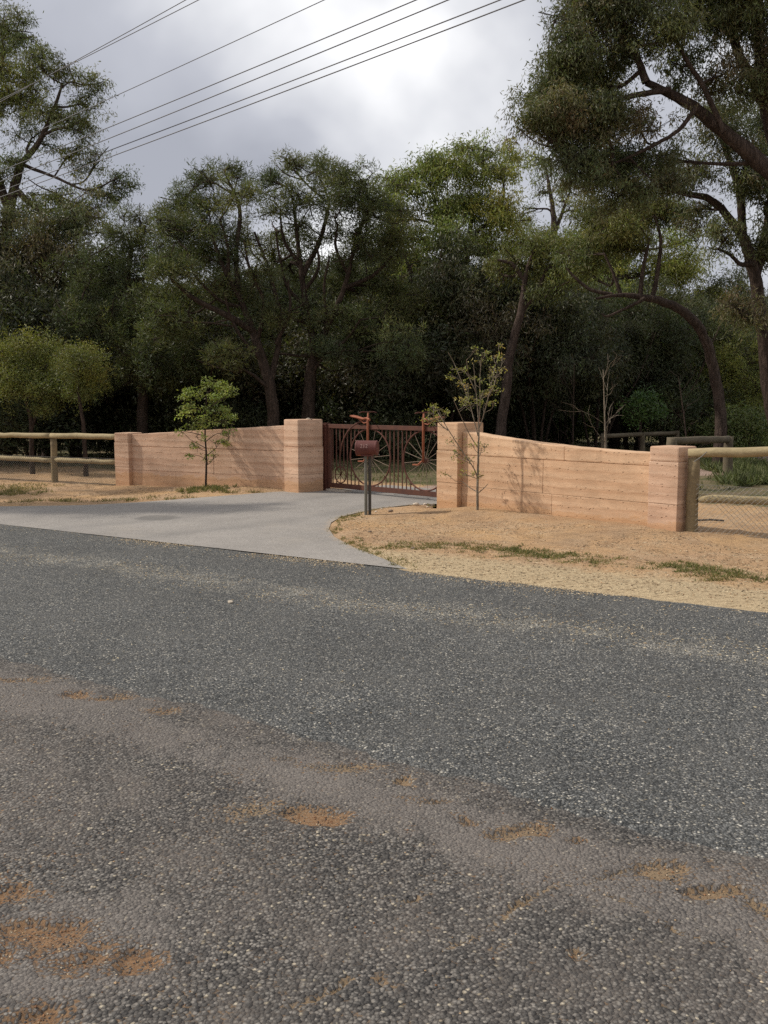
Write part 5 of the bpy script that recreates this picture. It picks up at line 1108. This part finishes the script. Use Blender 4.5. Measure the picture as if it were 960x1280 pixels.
blades('yard_weeds', 'leafy green weeds behind the log fence with chain wire', x_, y_, 0.10, 0.34, [(0.12, 0.135, 0.06), (0.09, 0.11, 0.045), (0.16, 0.165, 0.085)], 406, 0.034, 0.8, 'weeds')

# litter: straw, bark flakes and chips lying on road and verge
def slivers(name, label, x, y, z, L, W, cols, seed, cat):
    g = np.random.default_rng(seed); n = len(x); a = g.uniform(0, 6.28, n); l = g.uniform(*L, n); w = g.uniform(*W, n); hgt = g.uniform(0.002, 0.006, n)
    d = np.stack([np.cos(a), np.sin(a)], 1) * l[:, None] / 2; s = np.stack([-np.sin(a), np.cos(a)], 1) * w[:, None] / 2; c = np.stack([x, y], 1)
    e0 = c - d; e1 = c + d; m0 = c + s; m1 = c - s
    v = np.zeros((n, 5, 3)); v[:, 0, :2] = e0; v[:, 1, :2] = m1; v[:, 2, :2] = e1; v[:, 3, :2] = m0; v[:, 4, :2] = c
    v[:, :, 2] = z[:, None] + 0.001; v[:, 4, 2] += hgt; v[:, 0, 2] += g.uniform(0, 0.006, n); v[:, 2, 2] += g.uniform(0, 0.006, n)
    t = np.array([(0, 1, 4), (1, 2, 4), (2, 3, 4), (3, 0, 4)]); f = (np.arange(n)[:, None, None] * 5 + t[None]).reshape(-1, 3)
    tint = np.repeat(np.array(cols)[g.integers(0, len(cols), n)] * g.uniform(0.75, 1.2, (n, 1)), 5, 0)
    return tag(link(name, np_mesh(name, v.reshape(-1, 3), f, M['litter'], False, {'tint': tint})), label, cat, kind='stuff')
g = np.random.default_rng(15)
STRAW = [(0.50, 0.42, 0.28), (0.42, 0.34, 0.22), (0.56, 0.50, 0.38), (0.34, 0.25, 0.15)]; BARKC = [(0.12, 0.08, 0.05), (0.18, 0.12, 0.07), (0.09, 0.065, 0.045), (0.30, 0.20, 0.11)]
T = g.uniform(-5, 14, 4200); S = S_LINE + g.normal(0, 0.22, 4200) + 0.3 * fbm(T * 0.5, T * 0, 95, 2); kp = vnoise(T * 1.4, T * 0 + 2, 96) > 0.35; T, S = T[kp], S[kp]
T2 = g.uniform(-5, 14, 900); S2 = g.uniform(S_NEAR + 0.2, 0.0, 900); T3 = g.uniform(-3, 14, 900); S3 = -np.abs(g.normal(0, 0.22, 900)); T = np.concatenate([T, T2, T3]); S = np.concatenate([S, S2, S3])
x_ = RA.x + RE.x * T + RN.x * S; y_ = RA.y + RE.y * T + RN.y * S
slivers('straw_litter', 'pale straw and leaf flecks scattered along the road', x_, y_, 0.006 * fbm(x_ * 0.8, y_ * 0.8, 51, 2) - 0.012 * sm(-0.1, 0.22, S), (0.008, 0.034), (0.003, 0.008), STRAW, 501, 'leaf litter')
T = g.uniform(2, 14, 15000); S = g.uniform(0.05, 3.4, 15000); x_ = RA.x + RE.x * T + RN.x * S; y_ = RA.y + RE.y * T + RN.y * S
kp = (poly_sd(x_, y_, drv_xy) > 0.08) & (seg_d(x_, y_, R_SIDE, RIGHT_END) > 0.15) & (vnoise(x_ * 1.7, y_ * 1.7, 97) + 0.25 * (S < 1.6) > 0.45) & (y_ < 17 - 0.9 * x_); x_, y_ = x_[kp], y_[kp]
slivers('leaf_litter', 'brown leaf and bark litter strewn over the sandy verge', x_, y_, ground_z(x_, y_), (0.01, 0.055), (0.003, 0.010), BARKC + STRAW[:2], 502, 'leaf litter')
x_ = g.uniform(-9, -1.5, 3500); y_ = g.uniform(15.5, 21, 3500); kp = (poly_sd(x_, y_, drv_xy) > 0.05) & (vnoise(x_ * 1.3, y_ * 1.3, 98) > 0.4); x_, y_ = x_[kp], y_[kp]
slivers('bark_litter', 'brown bark litter on the sand before the pinkish wing wall', x_, y_, ground_z(x_, y_), (0.015, 0.09), (0.006, 0.02), BARKC, 503, 'leaf litter')

# loose grit in the shoulder pits and on the sand
def grit(name, label, x, y, z, r, cols, seed):
    g = np.random.default_rng(seed); n = len(x); dirs = np.array([(1, 0, 0), (0, 1, 0), (-1, 0, 0), (0, -1, 0), (0, 0, 1), (0, 0, -1)], float)
    rr = g.uniform(*r, n); v = dirs[None] * rr[:, None, None] * g.uniform(0.6, 1.2, (n, 6, 1)); ang = g.uniform(0, 6.28, n); ca, sa = np.cos(ang)[:, None], np.sin(ang)[:, None]
    vx, vy = v[:, :, 0] * ca - v[:, :, 1] * sa, v[:, :, 0] * sa + v[:, :, 1] * ca; v = np.stack([vx + x[:, None], vy + y[:, None], v[:, :, 2] * 0.75 + (z + rr * 0.35)[:, None]], 2)
    t = np.array([(0, 1, 4), (1, 2, 4), (2, 3, 4), (3, 0, 4), (1, 0, 5), (2, 1, 5), (3, 2, 5), (0, 3, 5)]); f = (np.arange(n)[:, None, None] * 6 + t[None]).reshape(-1, 3)
    tint = np.repeat(np.array(cols)[g.integers(0, len(cols), n)] * g.uniform(0.7, 1.25, (n, 1)), 6, 0)
    return tag(link(name, np_mesh(name, v.reshape(-1, 3), f, M['litter'], False, {'tint': tint})), label, 'gravel', kind='stuff')
n = 60000; T = g.uniform(T0, T1, n); S = near_edge(T) + g.uniform(-3.6, 0.15, n); x_ = RA.x + RE.x * T + RN.x * S; y_ = RA.y + RE.y * T + RN.y * S
at = sh_attr(x_, y_, T, S); kp = g.uniform(size=n) < (0.02 + 0.9 * sm(0.3, 0.75, at['sand'])); T, S, x_, y_ = T[kp], S[kp], x_[kp], y_[kp]
grit('road_gravel', 'loose brown grit in the worn road shoulder', x_, y_, sh_z(x_, y_, T, S), (0.0015, 0.0062), [(0.24, 0.13, 0.07), (0.36, 0.25, 0.15), (0.10, 0.085, 0.075), (0.07, 0.07, 0.07), (0.42, 0.34, 0.24), (0.20, 0.11, 0.065)], 504)
n = 1800; T = g.uniform(2, 13, n); S = g.uniform(0.1, 4, n); x_ = RA.x + RE.x * T + RN.x * S; y_ = RA.y + RE.y * T + RN.y * S
kp = (poly_sd(x_, y_, drv_xy) > 0.1) & (seg_d(x_, y_, R_SIDE, RIGHT_END) > 0.12) & (y_ < 17 - 0.9 * x_); x_, y_ = x_[kp], y_[kp]
grit('sand_pebbles', 'small pebbles and clods on the sandy verge', x_, y_, ground_z(x_, y_), (0.003, 0.011), [(0.40, 0.26, 0.15), (0.28, 0.17, 0.10), (0.50, 0.40, 0.28), (0.22, 0.14, 0.09)], 505)

# single stones
def stone(label, p, r, seed, mat, z=None, group='stones by the gate'):
    g = np.random.default_rng(seed); bm = bmesh.new(); bmesh.ops.create_icosphere(bm, subdivisions=2, radius=r)
    for v in bm.verts: v.co *= 1 + 0.18 * g.normal() * 0.5 + 0.12 * math.sin(v.co.x / r * 2 + seed); v.co.z *= 0.62; v.co.x *= 1.25
    me = bpy.data.meshes.new('stone'); bm.to_mesh(me); bm.free(); me.materials.append(mat); o = link('stone', me); o.location = (p.x, p.y, (gz(p) if z is None else z) + r * 0.35); o.rotation_euler = (0, 0, seed)
    return tag(o, label, 'stone', group)
for (px, py, r, m_, lb) in ((519.5, 634, 0.045, 'stone', 'larger cream stone on the sand between the mailbox and the gate pillar'), (531, 631.5, 0.024, 'stone', 'small pale stone nearest the tan gate pillar'), (534.5, 634, 0.020, 'stone', 'small pale pebble beside the stone nearest the gate pillar'),
                            (488, 642.5, 0.035, 'stone_dark', 'brown stone on the sand next to the mailbox post'), (477, 637, 0.016, 'stone', 'tiny white pebble behind the mailbox post'), (470, 641, 0.020, 'stone', 'small tan pebble just beside the mailbox post'), (462, 666, 0.022, 'stone_dark', 'dark clod on open sand in front of the mailbox'), (516, 687, 0.022, 'stone_dark', 'dark clod in the dry grass strip')):
    stone(lb, P(px, py, 0.02), r, int(px), M[m_])
ztop = D(373, 524.5, LC.y).z
pc = LC - U_G * 0.06 + back(U_G) * 0.28
stone('larger pebble sitting on top of the pillar beside the gate post', pc, 0.028, 3, M['stone'], ztop, 'pebbles on the pillar')
stone('smaller dark pebble sitting on top of the pillar beside the gate post', pc + Vector((0.06, 0.01, 0)), 0.02, 5, M['stone_dark'], ztop, 'pebbles on the pillar')
cp = P(288, 753); m_ = stone('single cream stone chip lying on the open road', cp, 0.022, 8, M['stone'], -0.004, 'stones on the road')
# fringe of dry grass and spilled sand along the curved driveway edge
g = np.random.default_rng(61); cp_ = spline([tuple(p) for p in drv[1:12]], 200); t_ = g.uniform(0, 199, 2600); i_ = t_.astype(int); cx_ = cp_[i_, 0] + g.normal(0.03, 0.07, 2600); cy_ = cp_[i_, 1] + g.normal(0.02, 0.07, 2600)
kp = (vnoise(t_ * 0.12, t_ * 0, 62) > 0.32); blades('edge_grass', 'thin dry grass fringe on the curved driveway edge', cx_[kp], cy_[kp], 0.012, 0.045, DRY + GRN[:1], 407, 0.006, 1.1)
n = 5000; T = g.uniform(2.5, 14, n); S = -np.abs(g.normal(0, 0.16, n)) + 0.05; x_ = RA.x + RE.x * T + RN.x * S; y_ = RA.y + RE.y * T + RN.y * S; kp = (vnoise(x_ * 2.2, y_ * 2.2, 63) > 0.4) & (poly_sd(x_, y_, drv_xy) > 0.0); x_, y_ = x_[kp], y_[kp]
grit('edge_grit', 'sand and grit spilled onto the road from the verge', x_, y_, 0.006 * fbm(x_ * 0.8, y_ * 0.8, 51, 2), (0.003, 0.009), [(0.46, 0.36, 0.23), (0.52, 0.43, 0.30), (0.36, 0.27, 0.17)], 506)
